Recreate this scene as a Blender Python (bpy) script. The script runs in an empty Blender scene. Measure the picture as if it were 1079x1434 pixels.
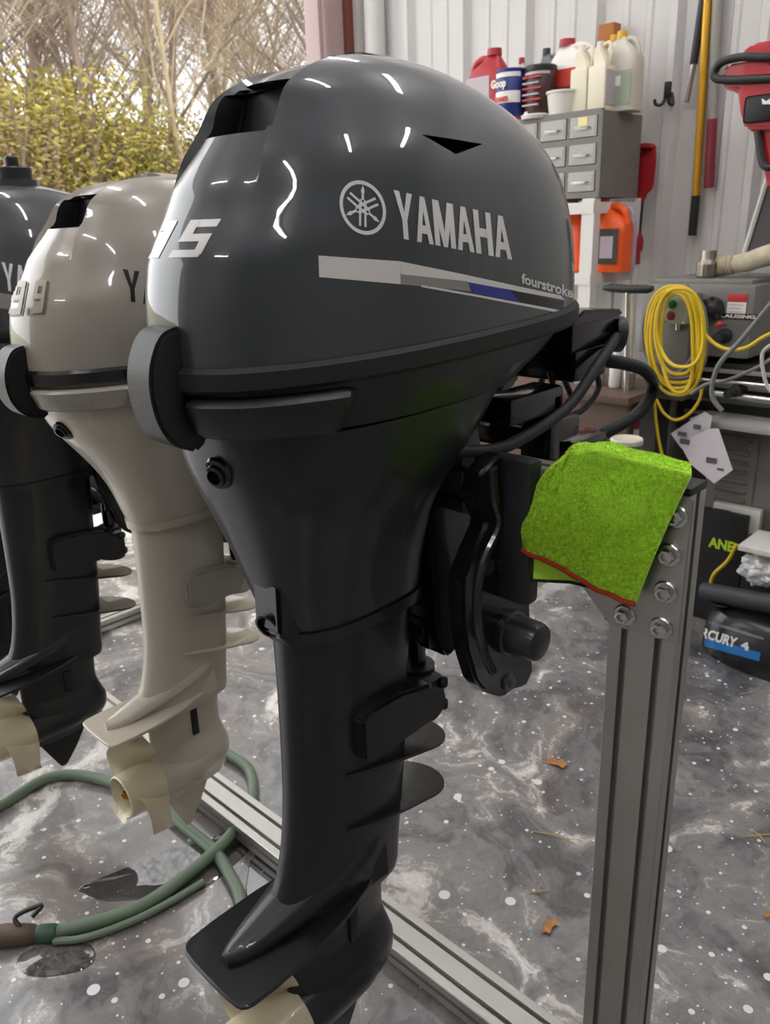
import bpy, bmesh, math, random
import numpy as np
from mathutils import Vector, Matrix, noise
from mathutils.bvhtree import BVHTree

# ---------------------------------------------------------------- camera
FPX = 1120.0
CAM = Vector((0.0, 0.0, 1.22))
def _cam():
    d = Vector((650-539.5, 3900-717, FPX)).normalized()
    fwd = Vector((0, 0, 1)); fy = (fwd - d*fwd.dot(d)).normalized(); up = -d
    x = fy.cross(up)
    R = Matrix((x, fy, up)); a = math.radians(44.5)
    Z = Matrix(((math.cos(a), -math.sin(a), 0), (math.sin(a), math.cos(a), 0), (0, 0, 1)))
    return Z @ R
RC = _cam()
scene = bpy.context.scene
COL = scene.collection
cam = bpy.data.cameras.new('camera'); co = bpy.data.objects.new('camera', cam); COL.objects.link(co)
cr, cd, cf = RC.col[0], RC.col[1], RC.col[2]
co.matrix_world = Matrix(((cr[0], -cd[0], -cf[0], CAM[0]), (cr[1], -cd[1], -cf[1], CAM[1]), (cr[2], -cd[2], -cf[2], CAM[2]), (0, 0, 0, 1)))
cam.sensor_fit = 'VERTICAL'; cam.sensor_height = 36; cam.sensor_width = 36*1079/1434
cam.lens = FPX/1434*36; cam.clip_end = 200; cam.clip_start = 0.05
cam.dof.use_dof = True; cam.dof.focus_distance = 0.95; cam.dof.aperture_fstop = 10
scene.camera = co

# ---------------------------------------------------------------- world, lights, exposure
scene.view_settings.view_transform = 'Standard'; scene.view_settings.look = 'None'
scene.view_settings.gamma = 1; scene.view_settings.use_curve_mapping = False
scene.view_settings.exposure = 0.78
wd = bpy.data.worlds.new('overcast_sky'); scene.world = wd; wd.use_nodes = True
bg = wd.node_tree.nodes['Background']; bg.inputs[0].default_value = (0.98, 0.985, 1.0, 1); bg.inputs[1].default_value = 1.9
LED_STRENGTH = 23.0

def ray(px, py): return (RC @ Vector((px-539.5, py-717, FPX)))
def onx(px, py, x): r = ray(px, py); return CAM + r*((x-CAM.x)/r.x)
def ony(px, py, y): r = ray(px, py); return CAM + r*((y-CAM.y)/r.y)
def onz(px, py, z): r = ray(px, py); return CAM + r*((z-CAM.z)/r.z)

# ---------------------------------------------------------------- materials
def lin(c):
    return tuple(((v/12.92) if v <= 0.04045 else ((v+0.055)/1.055)**2.4) for v in c)
def rgb(h):
    return lin(tuple(int(h[i:i+2], 16)/255 for i in (0, 2, 4)))
_m = {}
def mat(name, col, rough=0.5, metal=0.0, coat=0.0, bump=0.0, bscale=80, vary=0.0, vscale=6, alpha=1.0, trans=0.0, spec=0.5, emit=None, es=0, sheen=0):
    if name in _m: return _m[name]
    m = bpy.data.materials.new(name); m.use_nodes = True; nt = m.node_tree; b = nt.nodes['Principled BSDF']
    c = rgb(col) if isinstance(col, str) else col
    b.inputs['Base Color'].default_value = (*c, 1); b.inputs['Roughness'].default_value = rough
    b.inputs['Metallic'].default_value = metal; b.inputs['Coat Weight'].default_value = coat
    b.inputs['Coat Roughness'].default_value = 0.03; b.inputs['Specular IOR Level'].default_value = spec
    b.inputs['Alpha'].default_value = alpha; b.inputs['Transmission Weight'].default_value = trans
    if sheen: b.inputs['Sheen Weight'].default_value = sheen
    if emit: b.inputs['Emission Color'].default_value = (*rgb(emit), 1); b.inputs['Emission Strength'].default_value = es
    tc = nt.nodes.new('ShaderNodeTexCoord')
    if vary:
        n = nt.nodes.new('ShaderNodeTexNoise'); n.inputs['Scale'].default_value = vscale; n.inputs['Detail'].default_value = 5
        nt.links.new(tc.outputs['Object'], n.inputs['Vector'])
        r = nt.nodes.new('ShaderNodeMapRange'); r.inputs[1].default_value = .3; r.inputs[2].default_value = .7
        r.inputs[3].default_value = 1-vary; r.inputs[4].default_value = 1+vary
        nt.links.new(n.outputs['Fac'], r.inputs[0])
        mx = nt.nodes.new('ShaderNodeVectorMath'); mx.operation = 'SCALE'; mx.inputs[0].default_value = c
        nt.links.new(r.outputs[0], mx.inputs['Scale']); nt.links.new(mx.outputs[0], b.inputs['Base Color'])
    if bump:
        n = nt.nodes.new('ShaderNodeTexNoise'); n.inputs['Scale'].default_value = bscale; n.inputs['Detail'].default_value = 3
        nt.links.new(tc.outputs['Object'], n.inputs['Vector'])
        bp = nt.nodes.new('ShaderNodeBump'); bp.inputs['Strength'].default_value = bump; bp.inputs['Distance'].default_value = .002
        nt.links.new(n.outputs['Fac'], bp.inputs['Height']); nt.links.new(bp.outputs[0], b.inputs['Normal'])
    _m[name] = m; return m
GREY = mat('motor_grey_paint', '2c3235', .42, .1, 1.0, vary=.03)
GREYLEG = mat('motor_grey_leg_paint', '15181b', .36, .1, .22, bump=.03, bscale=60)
WHITE = mat('motor_white_paint', '9a9488', .3, .0, .7)
BLACK = mat('black_plastic', '1b1c1e', .42, bump=.15, bscale=300)
RUBBER = mat('black_rubber', '151618', .6)
GLOSSBLK = mat('gloss_black', '0d0e11', .2, coat=.4)
VENTBLK = mat('vent_black', '07080d', .5)
CREAM = mat('propeller_cream', 'cfc4a6', .28, coat=.3)
CHROME = mat('zinc_steel', 'c8c8c6', .22, 1)
BRASS = mat('brass', '9a7a3c', .3, 1)
DECALW = mat('decal_silver', 'd8d7d3', .35, .15)
DECALG = mat('decal_grey', '8e8d86', .35, .2)
DECALB = mat('decal_blue', '27368f', .3)
DECALK = mat('decal_black', '0a0a0b', .3)
ALU = mat('anodised_aluminium', 'b4b2ac', .38, .85, bump=.03, bscale=30, vary=.05)
ALUPL = mat('aluminium_plate', 'a9a8a3', .4, .8, vary=.05, vscale=20)
SLOT = mat('slot_shadow', '34332f', .7)

# ---------------------------------------------------------------- mesh builder
def wloc(o):
    v = Vector((0, 0, 0))
    while o: v += o.location; o = o.parent
    return v
class MB:
    def __init__(s): s.bm = bmesh.new(); s.W = None
    def add(s, vs, fs, m=0):
        bv = [s.bm.verts.new(v) for v in vs]
        for f in fs:
            try: s.bm.faces.new([bv[i] for i in f]).material_index = m
            except ValueError: pass
        return bv
    def box(s, c, d, rot=None, bev=0, m=0, seg=2):
        b = bmesh.new(); bmesh.ops.create_cube(b, size=1)
        bmesh.ops.scale(b, vec=d, verts=b.verts)
        if bev: bmesh.ops.bevel(b, geom=b.edges[:], offset=bev, segments=seg, affect='EDGES', profile=.6)
        M = Matrix.Translation(c) @ (rot.to_4x4() if rot is not None else Matrix())
        s.merge(b, M, m); return s
    def merge(s, b, M, m=0):
        mp = {v: s.bm.verts.new(M @ v.co) for v in b.verts}
        for f in b.faces:
            nf = s.bm.faces.new([mp[v] for v in f.verts]); nf.material_index = m
        b.free()
    def bx(s, a, b, bev=0, m=0):
        a = Vector(a); b = Vector(b)
        return s.box((a+b)/2, (abs(b.x-a.x), abs(b.y-a.y), abs(b.z-a.z)), None, bev, m)
    def rings(s, rs, caps=True, closed=True, m=0):
        allv = [[s.bm.verts.new(p) for p in r] for r in rs]
        n = len(rs[0])
        for a, b in zip(allv, allv[1:]):
            for i in range(n if closed else n-1):
                j = (i+1) % n
                try: s.bm.faces.new((a[i], a[j], b[j], b[i])).material_index = m
                except ValueError: pass
        if caps and closed:
            try:
                s.bm.faces.new(allv[0][::-1]).material_index = m; s.bm.faces.new(allv[-1]).material_index = m
            except ValueError: pass
        return s
    def frame(s, d):
        d = Vector(d).normalized(); u = d.cross(Vector((0, 0, 1)))
        if u.length < .05: u = d.cross(Vector((0, 1, 0)))
        u.normalize(); return d, u, u.cross(d)
    def cyl(s, a, b, r0, r1=None, n=20, m=0, caps=True):
        a = Vector(a); b = Vector(b); r1 = r0 if r1 is None else r1; d, u, v = s.frame(b-a)
        f = lambda c, r: [c+(u*math.cos(2*math.pi*i/n)+v*math.sin(2*math.pi*i/n))*r for i in range(n)]
        return s.rings([f(a, r0), f(b, r1)], caps, m=m)
    def lathe(s, o, axis, prof, n=24, m=0, caps=True):
        o = Vector(o); d, u, v = s.frame(axis)
        return s.rings([[o+d*h+(u*math.cos(2*math.pi*i/n)+v*math.sin(2*math.pi*i/n))*max(r, 1e-4) for i in range(n)] for r, h in prof], caps, m=m)
    def tube(s, pts, r, n=10, m=0, rad=None, caps=True):
        pts = [Vector(p) for p in pts]; k = len(pts); rs = []
        t0 = (pts[1]-pts[0]).normalized(); d, u, v = s.frame(t0)
        for i, p in enumerate(pts):
            t = (pts[min(i+1, k-1)]-pts[max(i-1, 0)])
            if t.length < 1e-9: t = t0
            t.normalize(); u = (u - t*u.dot(t)).normalized(); v = t.cross(u)
            rr = rad(i/(k-1)) if rad else r
            rs.append([p+(u*math.cos(2*math.pi*j/n)+v*math.sin(2*math.pi*j/n))*rr for j in range(n)])
        return s.rings(rs, caps, m=m)
    def prism(s, poly, a, b, axis='x', m=0, bev=0, taper=None):
        f = {'x': lambda p, h: (h, p[0], p[1]), 'y': lambda p, h: (p[0], h, p[1]), 'z': lambda p, h: (p[0], p[1], h)}[axis]
        bb = bmesh.new(); A = [bb.verts.new(f(p, a)) for p in poly]; B = [bb.verts.new(f(p, b)) for p in poly]; n = len(poly)
        bb.faces.new(A[::-1]); bb.faces.new(B)
        for i in range(n): bb.faces.new((A[i], A[(i+1) % n], B[(i+1) % n], B[i]))
        bmesh.ops.recalc_face_normals(bb, faces=bb.faces)
        if bev:
            bmesh.ops.bevel(bb, geom=[e for e in bb.edges if e.is_manifold and e.calc_face_angle(0) > .5], offset=bev, segments=2, affect='EDGES', clamp_overlap=True)
        s.merge(bb, Matrix(), m); return s
    def build(s, name, mats, parent=None, ang=35, kind=None, recalc=True, smooth=True, warp=None, label=None):
        if warp:
            for v in s.bm.verts: v.co = warp(v.co)
        if recalc: bmesh.ops.recalc_face_normals(s.bm, faces=s.bm.faces)
        o0 = wloc(parent) if parent else Vector((0, 0, 0))
        top = None
        if not parent:
            # origin at base centre
            if s.bm.verts:
                xs = [v.co for v in s.bm.verts]
                top = Vector(((min(p.x for p in xs)+max(p.x for p in xs))/2, (min(p.y for p in xs)+max(p.y for p in xs))/2, min(p.z for p in xs)))
                o0 = top
        for v in s.bm.verts: v.co -= o0
        if smooth:
            a = math.radians(ang)
            for f in s.bm.faces: f.smooth = True
            for e in s.bm.edges:
                e.smooth = not (len(e.link_faces) == 2 and e.calc_face_angle(0) > a)
        me = bpy.data.meshes.new(name); s.bm.to_mesh(me); s.bm.free()
        for m in (mats if isinstance(mats, (list, tuple)) else [mats]): me.materials.append(m)
        o = bpy.data.objects.new(name, me); COL.objects.link(o)
        if parent: o.parent = parent
        elif top is not None: o.location = top
        if kind: o['kind'] = kind
        if label: o['label'] = label
        return o
def thing(name, label, cat, loc=(0, 0, 0), group=None):
    o = bpy.data.objects.new(name, None); COL.objects.link(o); o.location = loc; o.empty_display_size = .05
    o['label'] = label; o['category'] = cat
    if group: o['group'] = group
    return o
def tag(o, label, cat, group=None):
    o['label'] = label; o['category'] = cat
    if group: o['group'] = group
    return o
def copy_tree(o, parent=None):
    c = o.copy(); COL.objects.link(c); c.parent = parent
    for ch in list(o.children): copy_tree(ch, c)
    return c
def cr_spline(pts, n=8):
    pts = [Vector(p) for p in pts]; P = [pts[0]*2-pts[1]]+pts+[pts[-1]*2-pts[-2]]; out = []
    for i in range(1, len(P)-2):
        a, b, c, d = P[i-1:i+3]
        for k in range(n):
            t = k/n; out.append(.5*((2*b)+(c-a)*t+(2*a-5*b+4*c-d)*t*t+(3*b-a-3*c+d)*t**3))
    out.append(pts[-1]); return out
def interp(tab, z):
    """tab rows (z, a, b, ...) sorted by z; smooth (monotone-ish) interpolation"""
    zs = [r[0] for r in tab]
    if z <= zs[0]: return tab[0][1:]
    if z >= zs[-1]: return tab[-1][1:]
    i = max(k for k in range(len(zs)) if zs[k] <= z); i = min(i, len(zs)-2)
    h = zs[i+1]-zs[i]; t = (z-zs[i])/h; out = []
    for c in range(1, len(tab[0])):
        y0, y1 = tab[i][c], tab[i+1][c]; s = (y1-y0)/h
        sl = (y0-tab[i-1][c])/(zs[i]-zs[i-1]) if i > 0 else s
        sr = (tab[i+2][c]-y1)/(zs[i+2]-zs[i+1]) if i+2 < len(zs) else s
        m0 = 0 if sl*s <= 0 and i > 0 else (2*sl*s/(sl+s) if i > 0 else s)
        m1 = 0 if sr*s <= 0 and i+2 < len(zs) else (2*sr*s/(sr+s) if i+2 < len(zs) else s)
        out.append((2*t**3-3*t*t+1)*y0+(t**3-2*t*t+t)*h*m0+(-2*t**3+3*t*t)*y1+(t**3-t*t)*h*m1)
    return out
def plan(yr, yf, hw, th, nr=2.3, nf=2.8, tm=.55):
    """point of a plan outline; th 0 = rear, 90 = starboard, 180 = front"""
    ym = yr+(yf-yr)*tm; c, s_ = math.cos(th), math.sin(th)
    n = nr if c > 0 else nf
    x = hw*(abs(s_)**(2/n))*(1 if s_ >= 0 else -1)
    y = ym-(ym-yr)*(abs(c)**(2/nr)) if c > 0 else ym+(yf-ym)*(abs(c)**(2/nf))
    return x, y
def loft_table(mb, tab, levels, n=64, nr=2.3, nf=2.8, tm=.55, m=0, caps=True):
    rs = []
    for z in levels:
        r = interp(tab, z); yr, yf, hw = r[:3]
        rs.append([Vector((*plan(yr, yf, hw, 2*math.pi*i/n, nr, nf, tm), z)) for i in range(n)])
    return mb.rings(rs, caps, m=m)
def lin_space(a, b, n): return [a+(b-a)*i/(n-1) for i in range(n)]
def text2d(s, size=1.0, bold=0.0, spacing=1.0):
    cu = bpy.data.curves.new('t', 'FONT'); cu.body = s; cu.size = size; cu.offset = bold; cu.resolution_u = 3; cu.space_character = spacing
    o = bpy.data.objects.new('t', cu); COL.objects.link(o); dg = bpy.context.evaluated_depsgraph_get()
    me = bpy.data.meshes.new_from_object(o.evaluated_get(dg)); bpy.data.objects.remove(o); bpy.data.curves.remove(cu)
    vs = [(v.co.x, v.co.y) for v in me.vertices]; fs = [tuple(p.vertices) for p in me.polygons]; bpy.data.meshes.remove(me)
    x0 = min(v[0] for v in vs); x1 = max(v[0] for v in vs); y0 = min(v[1] for v in vs); y1 = max(v[1] for v in vs)
    return [((v[0]-x0)/(x1-x0), (v[1]-y0)/(y1-y0)) for v in vs], fs
def flat_text(name, s, o, u, v, mt, parent, th=.0012, bold=.02, shear=0):
    """text filling the rectangle o + a*u + b*v, standing proud by th"""
    vs, fs = text2d(s, bold=bold); o, u, v = Vector(o), Vector(u), Vector(v); n = u.cross(v).normalized()*th
    mb = MB(); k = len(vs)
    V = [o+u*(a+shear*b)+v*b for a, b in vs]
    mb.add([p+n for p in V], fs)
    ed = {}
    for f in fs:
        for a, b in zip(f, f[1:]+f[:1]): ed[(a, b)] = 1
    w = mb.bm; bd = [(a, b) for (a, b) in ed if (b, a) not in ed]
    for a, b in bd: mb.add([V[a], V[b], V[b]+n, V[a]+n], [(0, 1, 2, 3)])
    bmesh.ops.remove_doubles(w, verts=w.verts, dist=1e-6)
    return mb.build(name, mt, parent, recalc=False, smooth=False)
# strokes for block letters in a unit cell: list of quads / triangles
def stroke(a, b, w): 
    (ax, ay), (bx_, by) = a, b
    return [(ax-w/2, ay), (ax+w/2, ay), (bx_+w/2, by), (bx_-w/2, by)]
def letter(ch):
    w = .27
    if ch == 'Y': return [[(.365, 0), (.635, 0), (.635, .46), (.365, .46)], [(0, 1), (.365, .40), (.55, .46), (.30, 1)], [(1, 1), (.70, 1), (.45, .46), (.635, .40)]]
    if ch == 'A': return [[(0, 0), (.27, 0), (.60, 1), (.36, 1)], [(1, 0), (.73, 0), (.40, 1), (.64, 1)], [(.2, .2), (.8, .2), (.75, .38), (.25, .38)]]
    if ch == 'M': return [[(0, 0), (.24, 0), (.24, 1), (0, 1)], [(.76, 0), (1, 0), (1, 1), (.76, 1)], [(0, 1), (.30, 1), (.60, 0), (.40, 0)], [(1, 1), (.70, 1), (.40, 0), (.60, 0)]]
    if ch == 'H': return [[(0, 0), (.3, 0), (.3, 1), (0, 1)], [(.7, 0), (1, 0), (1, 1), (.7, 1)], [(.25, .40), (.75, .40), (.75, .60), (.25, .60)]]
    if ch == '1': return [[(.15, 0), (.62, 0), (.9, 1), (.55, 1)], [(.2, .72), (.6, .74), (.75, 1), (.62, 1)]]
    if ch == '5': return [[(.2, .8), (1, .8), (1.05, 1), (.25, 1)], [(.12, .42), (.40, .42), (.5, 1), (.25, 1)], [(.12, .42), (.9, .42), (.95, .62), (.17, .62)], [(.62, 0), (.86, .08), (.95, .62), (.70, .6)], [(0, 0), (.8, 0), (.86, .2), (.05, .2)]]
    if ch == '9': return [[(.12, .8), (.9, .8), (.95, 1), (.22, 1)], [(.05, .42), (.34, .42), (.45, .98), (.15, .96)], [(.05, .42), (.85, .42), (.88, .58), (.08, .58)], [(.62, .05), (.88, .08), (1.0, .97), (.72, .97)], [(0, 0), (.85, 0), (.9, .2), (.03, .2)]]
    if ch == '.': return [[(.3, 0), (.7, 0), (.72, .2), (.32, .2)]]
class Decal:
    """lays flat shapes onto a body's surface as thin film; shapes are given in picture pixels and find the surface along sight lines"""
    def __init__(s, bvh, off=.0006): s.bvh = bvh; s.mb = MB(); s.off = off
    def hit(s, px, py):
        r = ray(px, py).normalized(); h = s.bvh.ray_cast(CAM, r)
        if h[0] is None: return None
        n = h[1]
        if n.dot(r) > 0: n = -n
        if n.dot(r) > -.02: return None
        return h[0]+n*s.off
    def poly(s, q, nx=6, ny=3, m=0):
        """quad in pixels a,b,c,d -> bilinear grid"""
        if len(q) == 3: q = list(q)+[q[2]]
        g = []
        for j in range(ny+1):
            row = []
            for i in range(nx+1):
                u, v = i/nx, j/ny
                x = (q[0][0]*(1-u)+q[1][0]*u)*(1-v)+(q[3][0]*(1-u)+q[2][0]*u)*v
                y = (q[0][1]*(1-u)+q[1][1]*u)*(1-v)+(q[3][1]*(1-u)+q[2][1]*u)*v
                p = s.hit(x, y); row.append(s.mb.bm.verts.new(p) if p is not None else None)
            g.append(row)
        for j in range(ny):
            for i in range(nx):
                f = (g[j][i], g[j][i+1], g[j+1][i+1], g[j+1][i])
                if None not in f:
                    if max((a.co-b.co).length for a in f for b in f) < .04:
                        s.mb.bm.faces.new(f).material_index = m
    def cell(s, quad, pts):
        TL, TR, BR, BL = quad
        out = []
        for u, v in pts:
            x = (BL[0]*(1-u)+BR[0]*u)*(1-v)+(TL[0]*(1-u)+TR[0]*u)*v
            y = (BL[1]*(1-u)+BR[1]*u)*(1-v)+(TL[1]*(1-u)+TR[1]*u)*v
            out.append((x, y))
        return out
    def word(s, txt, quad, widths=None, gap=.12, m=0):
        wl = widths or {c: 1 for c in txt}; tot = sum(wl.get(c, 1) for c in txt)+gap*(len(txt)-1); x = 0
        for c in txt:
            w = wl.get(c, 1)
            for st in letter(c): s.poly(s.cell(quad, [((x+p[0]*w)/tot, p[1]) for p in st]), 4, 4, m)
            x += w+gap
    def text(s, txt, quad, bold=.02, shear=0, m=0):
        vs, fs = text2d(txt, bold=bold); P = s.cell(quad, [(a+shear*(b-.5), b) for a, b in vs]); H = [s.hit(*p) for p in P]
        bv = [s.mb.bm.verts.new(h) if h is not None else None for h in H]
        for f in fs:
            if all(bv[i] is not None for i in f):
                try: s.mb.bm.faces.new([bv[i] for i in f]).material_index = m
                except ValueError: pass
    def build(s, name, mats, parent, **k):
        # face outward
        for v in list(s.mb.bm.verts):
            if not v.link_faces: s.mb.bm.verts.remove(v)
        for f in s.mb.bm.faces:
            f.normal_update()
            if f.normal.dot(f.calc_center_median()-CAM) > 0: f.normal_flip()
        return s.mb.build(name, mats, parent, recalc=False, **k)
def bvh_of(o):
    me = o.data; L = wloc(o)
    return BVHTree.FromPolygons([v.co+L for v in me.vertices], [tuple(p.vertices) for p in me.polygons])
# ================================================================ the setting
WY = 2.9; WX = -2.93; CEIL = 3.3
def floor_mat(wet=False):
    m = bpy.data.materials.new('swirled_epoxy_floor' if not wet else 'wet_epoxy_floor'); m.use_nodes = True; nt = m.node_tree; N = nt.nodes; L = nt.links; b = N['Principled BSDF']
    class _G: pass
    geo = N.new('ShaderNodeNewGeometry'); tc = _G(); tc.outputs = {'Object': geo.outputs['Position']}
    w = N.new('ShaderNodeTexNoise'); w.inputs['Scale'].default_value = 1.6; w.inputs['Detail'].default_value = 7; L.new(tc.outputs['Object'], w.inputs['Vector'])
    sc = N.new('ShaderNodeVectorMath'); sc.operation = 'SCALE'; sc.inputs['Scale'].default_value = 1.9; L.new(w.outputs['Color'], sc.inputs[0])
    ad = N.new('ShaderNodeVectorMath'); ad.operation = 'ADD'; L.new(tc.outputs['Object'], ad.inputs[0]); L.new(sc.outputs[0], ad.inputs[1])
    n1 = N.new('ShaderNodeTexNoise'); n1.inputs['Scale'].default_value = 2.6; n1.inputs['Detail'].default_value = 9; n1.inputs['Roughness'].default_value = .72; n1.inputs['Distortion'].default_value = .55
    L.new(ad.outputs[0], n1.inputs['Vector'])
    cr = N.new('ShaderNodeValToRGB'); e = cr.color_ramp.elements
    e[0].position = .30; e[0].color = (*rgb('343434'), 1); e[1].position = .72; e[1].color = (*rgb('f4f2f0'), 1)
    for p, c in ((.43, '5f5e5e'), (.50, '7d7b7b'), (.56, '8b8782'), (.61, 'c9c4be')):
        x = cr.color_ramp.elements.new(p); x.color = (*rgb(c), 1)
    L.new(n1.outputs['Fac'], cr.inputs[0])
    n2 = N.new('ShaderNodeTexNoise'); n2.inputs['Scale'].default_value = 1.1; n2.inputs['Detail'].default_value = 3; L.new(ad.outputs[0], n2.inputs['Vector'])
    r2 = N.new('ShaderNodeMapRange'); r2.inputs[1].default_value = .52; r2.inputs[2].default_value = .66; L.new(n2.outputs['Fac'], r2.inputs[0]); r2.inputs[4].default_value = .35
    mx = N.new('ShaderNodeMix'); mx.data_type = 'RGBA'; L.new(r2.outputs[0], mx.inputs[0]); L.new(cr.outputs[0], mx.inputs[6]); mx.inputs[7].default_value = (*rgb('857a70'), 1)
    # white speckles of two sizes
    prev = mx.outputs[2]
    for s_, rad, dens in ((48, .26, .66), (19, .22, .74), (100, .26, .8)):
        v = N.new('ShaderNodeTexVoronoi'); v.inputs['Scale'].default_value = s_; L.new(tc.outputs['Object'], v.inputs['Vector'])
        sp = N.new('ShaderNodeSeparateColor'); L.new(v.outputs['Color'], sp.inputs[0])
        th = N.new('ShaderNodeMath'); th.operation = 'MULTIPLY_ADD'; L.new(sp.outputs[0], th.inputs[0]); th.inputs[1].default_value = rad/(1-dens); th.inputs[2].default_value = -rad*dens/(1-dens)
        lt = N.new('ShaderNodeMath'); lt.operation = 'LESS_THAN'; L.new(v.outputs['Distance'], lt.inputs[0]); L.new(th.outputs[0], lt.inputs[1])
        m2 = N.new('ShaderNodeMix'); m2.data_type = 'RGBA'; L.new(lt.outputs[0], m2.inputs[0]); L.new(prev, m2.inputs[6]); m2.inputs[7].default_value = (*rgb('e3e2e4'), 1); prev = m2.outputs[2]
    if wet:
        wv = N.new('ShaderNodeMix'); wv.data_type = 'RGBA'; wv.blend_type = 'MULTIPLY'; wv.inputs[0].default_value = 1; wv.inputs[7].default_value = (.30, .30, .31, 1); L.new(prev, wv.inputs[6]); prev = wv.outputs[2]
        b.inputs['Base Color'].default_value = (0, 0, 0, 1); L.new(prev, b.inputs['Base Color']); b.inputs['Roughness'].default_value = .03; b.inputs['Coat Weight'].default_value = 1; b.inputs['Coat Roughness'].default_value = 0
        return m
    L.new(prev, b.inputs['Base Color'])
    b.inputs['Roughness'].default_value = .28; b.inputs['Coat Weight'].default_value = .6; b.inputs['Coat Roughness'].default_value = .08
    bp = N.new('ShaderNodeBump'); bp.inputs['Strength'].default_value = .12; bp.inputs['Distance'].default_value = .004
    L.new(n1.outputs['Fac'], bp.inputs['Height']); L.new(bp.outputs[0], b.inputs['Normal'])
    return m
FLOORM = floor_mat()
WALLM = mat('painted_steel_siding', 'c4c2be', .38, vary=.03, vscale=2)
TRIMP = mat('door_jamb_paint', 'a8918f', .5); TRIMB = mat('rust_brown_paint', '7a4634', .5)
CEILM = mat('ceiling_white', 'd6d4d0', .7)
def struct(mb, name, m, **k):
    o = mb.build(name, m, None, **k); o['kind'] = 'structure'; return o
mb = MB(); mb.bx((WX-.15, -4.2, -.12), (4.2, WY+.1, 0)); struct(mb, 'floor', FLOORM, smooth=False)
mb = MB(); mb.bx((WX-.1, -4.2, CEIL), (4.2, WY+.1, CEIL+.08)); struct(mb, 'ceiling', CEILM, smooth=False)
def ribbed(name, p0, p1, z0, z1, nrm, hidden_end=None):
    """corrugated steel siding between p0 and p1"""
    p0, p1 = Vector(p0), Vector(p1); L = (p1-p0).length; d = (p1-p0)/L; n = Vector(nrm)
    prof = []; x = 0
    while x < L:
        for dx, h in ((0, 0), (.018, .032), (.042, .032), (.060, 0), (.125, 0), (.132, .006), (.15, .006), (.157, 0), (.212, 0), (.219, .006), (.237, .006), (.244, 0)):
            if x+dx < L: prof.append((x+dx, h))
        x += .3
    prof.append((L, 0)); mb = MB()
    A = [p0+d*a+n*h+Vector((0, 0, z0)) for a, h in prof]; B = [q+Vector((0, 0, z1-z0)) for q in A]
    mb.add(A+B, [(i, i+1, i+1+len(A), i+len(A)) for i in range(len(A)-1)])
    k = len(A); C_ = [p0-n*.08+Vector((0, 0, z0)), p1-n*.08+Vector((0, 0, z0)), p1-n*.08+Vector((0, 0, z1)), p0-n*.08+Vector((0, 0, z1))]
    mb.add(C_, [(0, 1, 2, 3)])
    mb.add([A[0], C_[0], C_[3], B[0]], [(0, 1, 2, 3)]); mb.add([A[-1], C_[1], C_[2], B[-1]], [(0, 1, 2, 3)])
    mb.add(A+[C_[1], C_[0]], [tuple(range(k+2))]); mb.add(B+[C_[2], C_[3]], [tuple(range(k+2))])
    return struct(mb, name, WALLM, smooth=False, recalc=True)
ribbed('wall_back', (WX, WY, 0), (4.2, WY, 0), 0, CEIL, (0, -1, 0))
ribbed('wall_right', (4.1, WY, 0), (4.1, -4.1, 0), 0, CEIL, (-1, 0, 0))
ribbed('wall_front', (4.1, -4.1, 0), (WX, -4.1, 0), 0, CEIL, (0, 1, 0))
# garage-door side: opening between OY0 and OY1
OY0, OY1, OZ = -2.4, onx(478, 40, WX).y, 2.75
ribbed('wall_left', (WX, OY0, 0), (WX, -4.1, 0), 0, CEIL, (1, 0, 0))
mb = MB(); mb.bx((WX-.08, OY0, OZ), (WX, OY1+.03, CEIL)); struct(mb, 'wall_header', WALLM, smooth=False)
j0 = onx(440, 40, WX).y
mb = MB(); mb.bx((WX-.06, j0, 0), (WX+.03, OY1-.015, OZ), bev=.004)
mb.bx((WX+.03, j0+.02, 0), (WX+.045, j0+.05, OZ), bev=.002); struct(mb, 'trim_1', TRIMP)
mb = MB(); mb.bx((WX-.06, OY0-.05, 0), (WX+.03, OY0+.05, OZ), bev=.004); struct(mb, 'trim_2', TRIMP)
yb = onx(498, 40, WX).y
mb = MB(); mb.bx((WX-.06, OY1+.012, 0), (WX+.02, yb, OZ+.5), bev=.003); struct(mb, 'trim_3', TRIMB)
mb = MB(); mb.bx((WX-.08, yb, 0), (WX, WY, CEIL)); struct(mb, 'wall_left_return', WALLM, smooth=False)
mb = MB(); mb.cyl((WX+.17, WY-.05, 0), (WX+.17, WY-.05, CEIL), .045, n=24); struct(mb, 'trim_4', WALLM)
# outside: concrete apron, ground
mb = MB(); mb.bx((WX-6, -9, -.2), (WX-.15, 9, -.03)); struct(mb, 'floor_apron', mat('outdoor_concrete', 'bdb9b2', .8, vary=.1, vscale=3), smooth=False)
GR = mat('spring_ground', '8a8558', .95, vary=.35, vscale=2)
mb = MB(); g = []
nx, ny = 30, 30
for i in range(nx+1):
    for j in range(ny+1):
        x = -8-i*1.4; y = -28+j*2; z = -.1+i*.05+.3*noise.noise(Vector((x*.15, y*.15, 0))); g.append((x, y, z))
mb.add(g, [(i*(ny+1)+j, (i+1)*(ny+1)+j, (i+1)*(ny+1)+j+1, i*(ny+1)+j+1) for i in range(nx) for j in range(ny)])
struct(mb, 'ground', GR)
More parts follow.
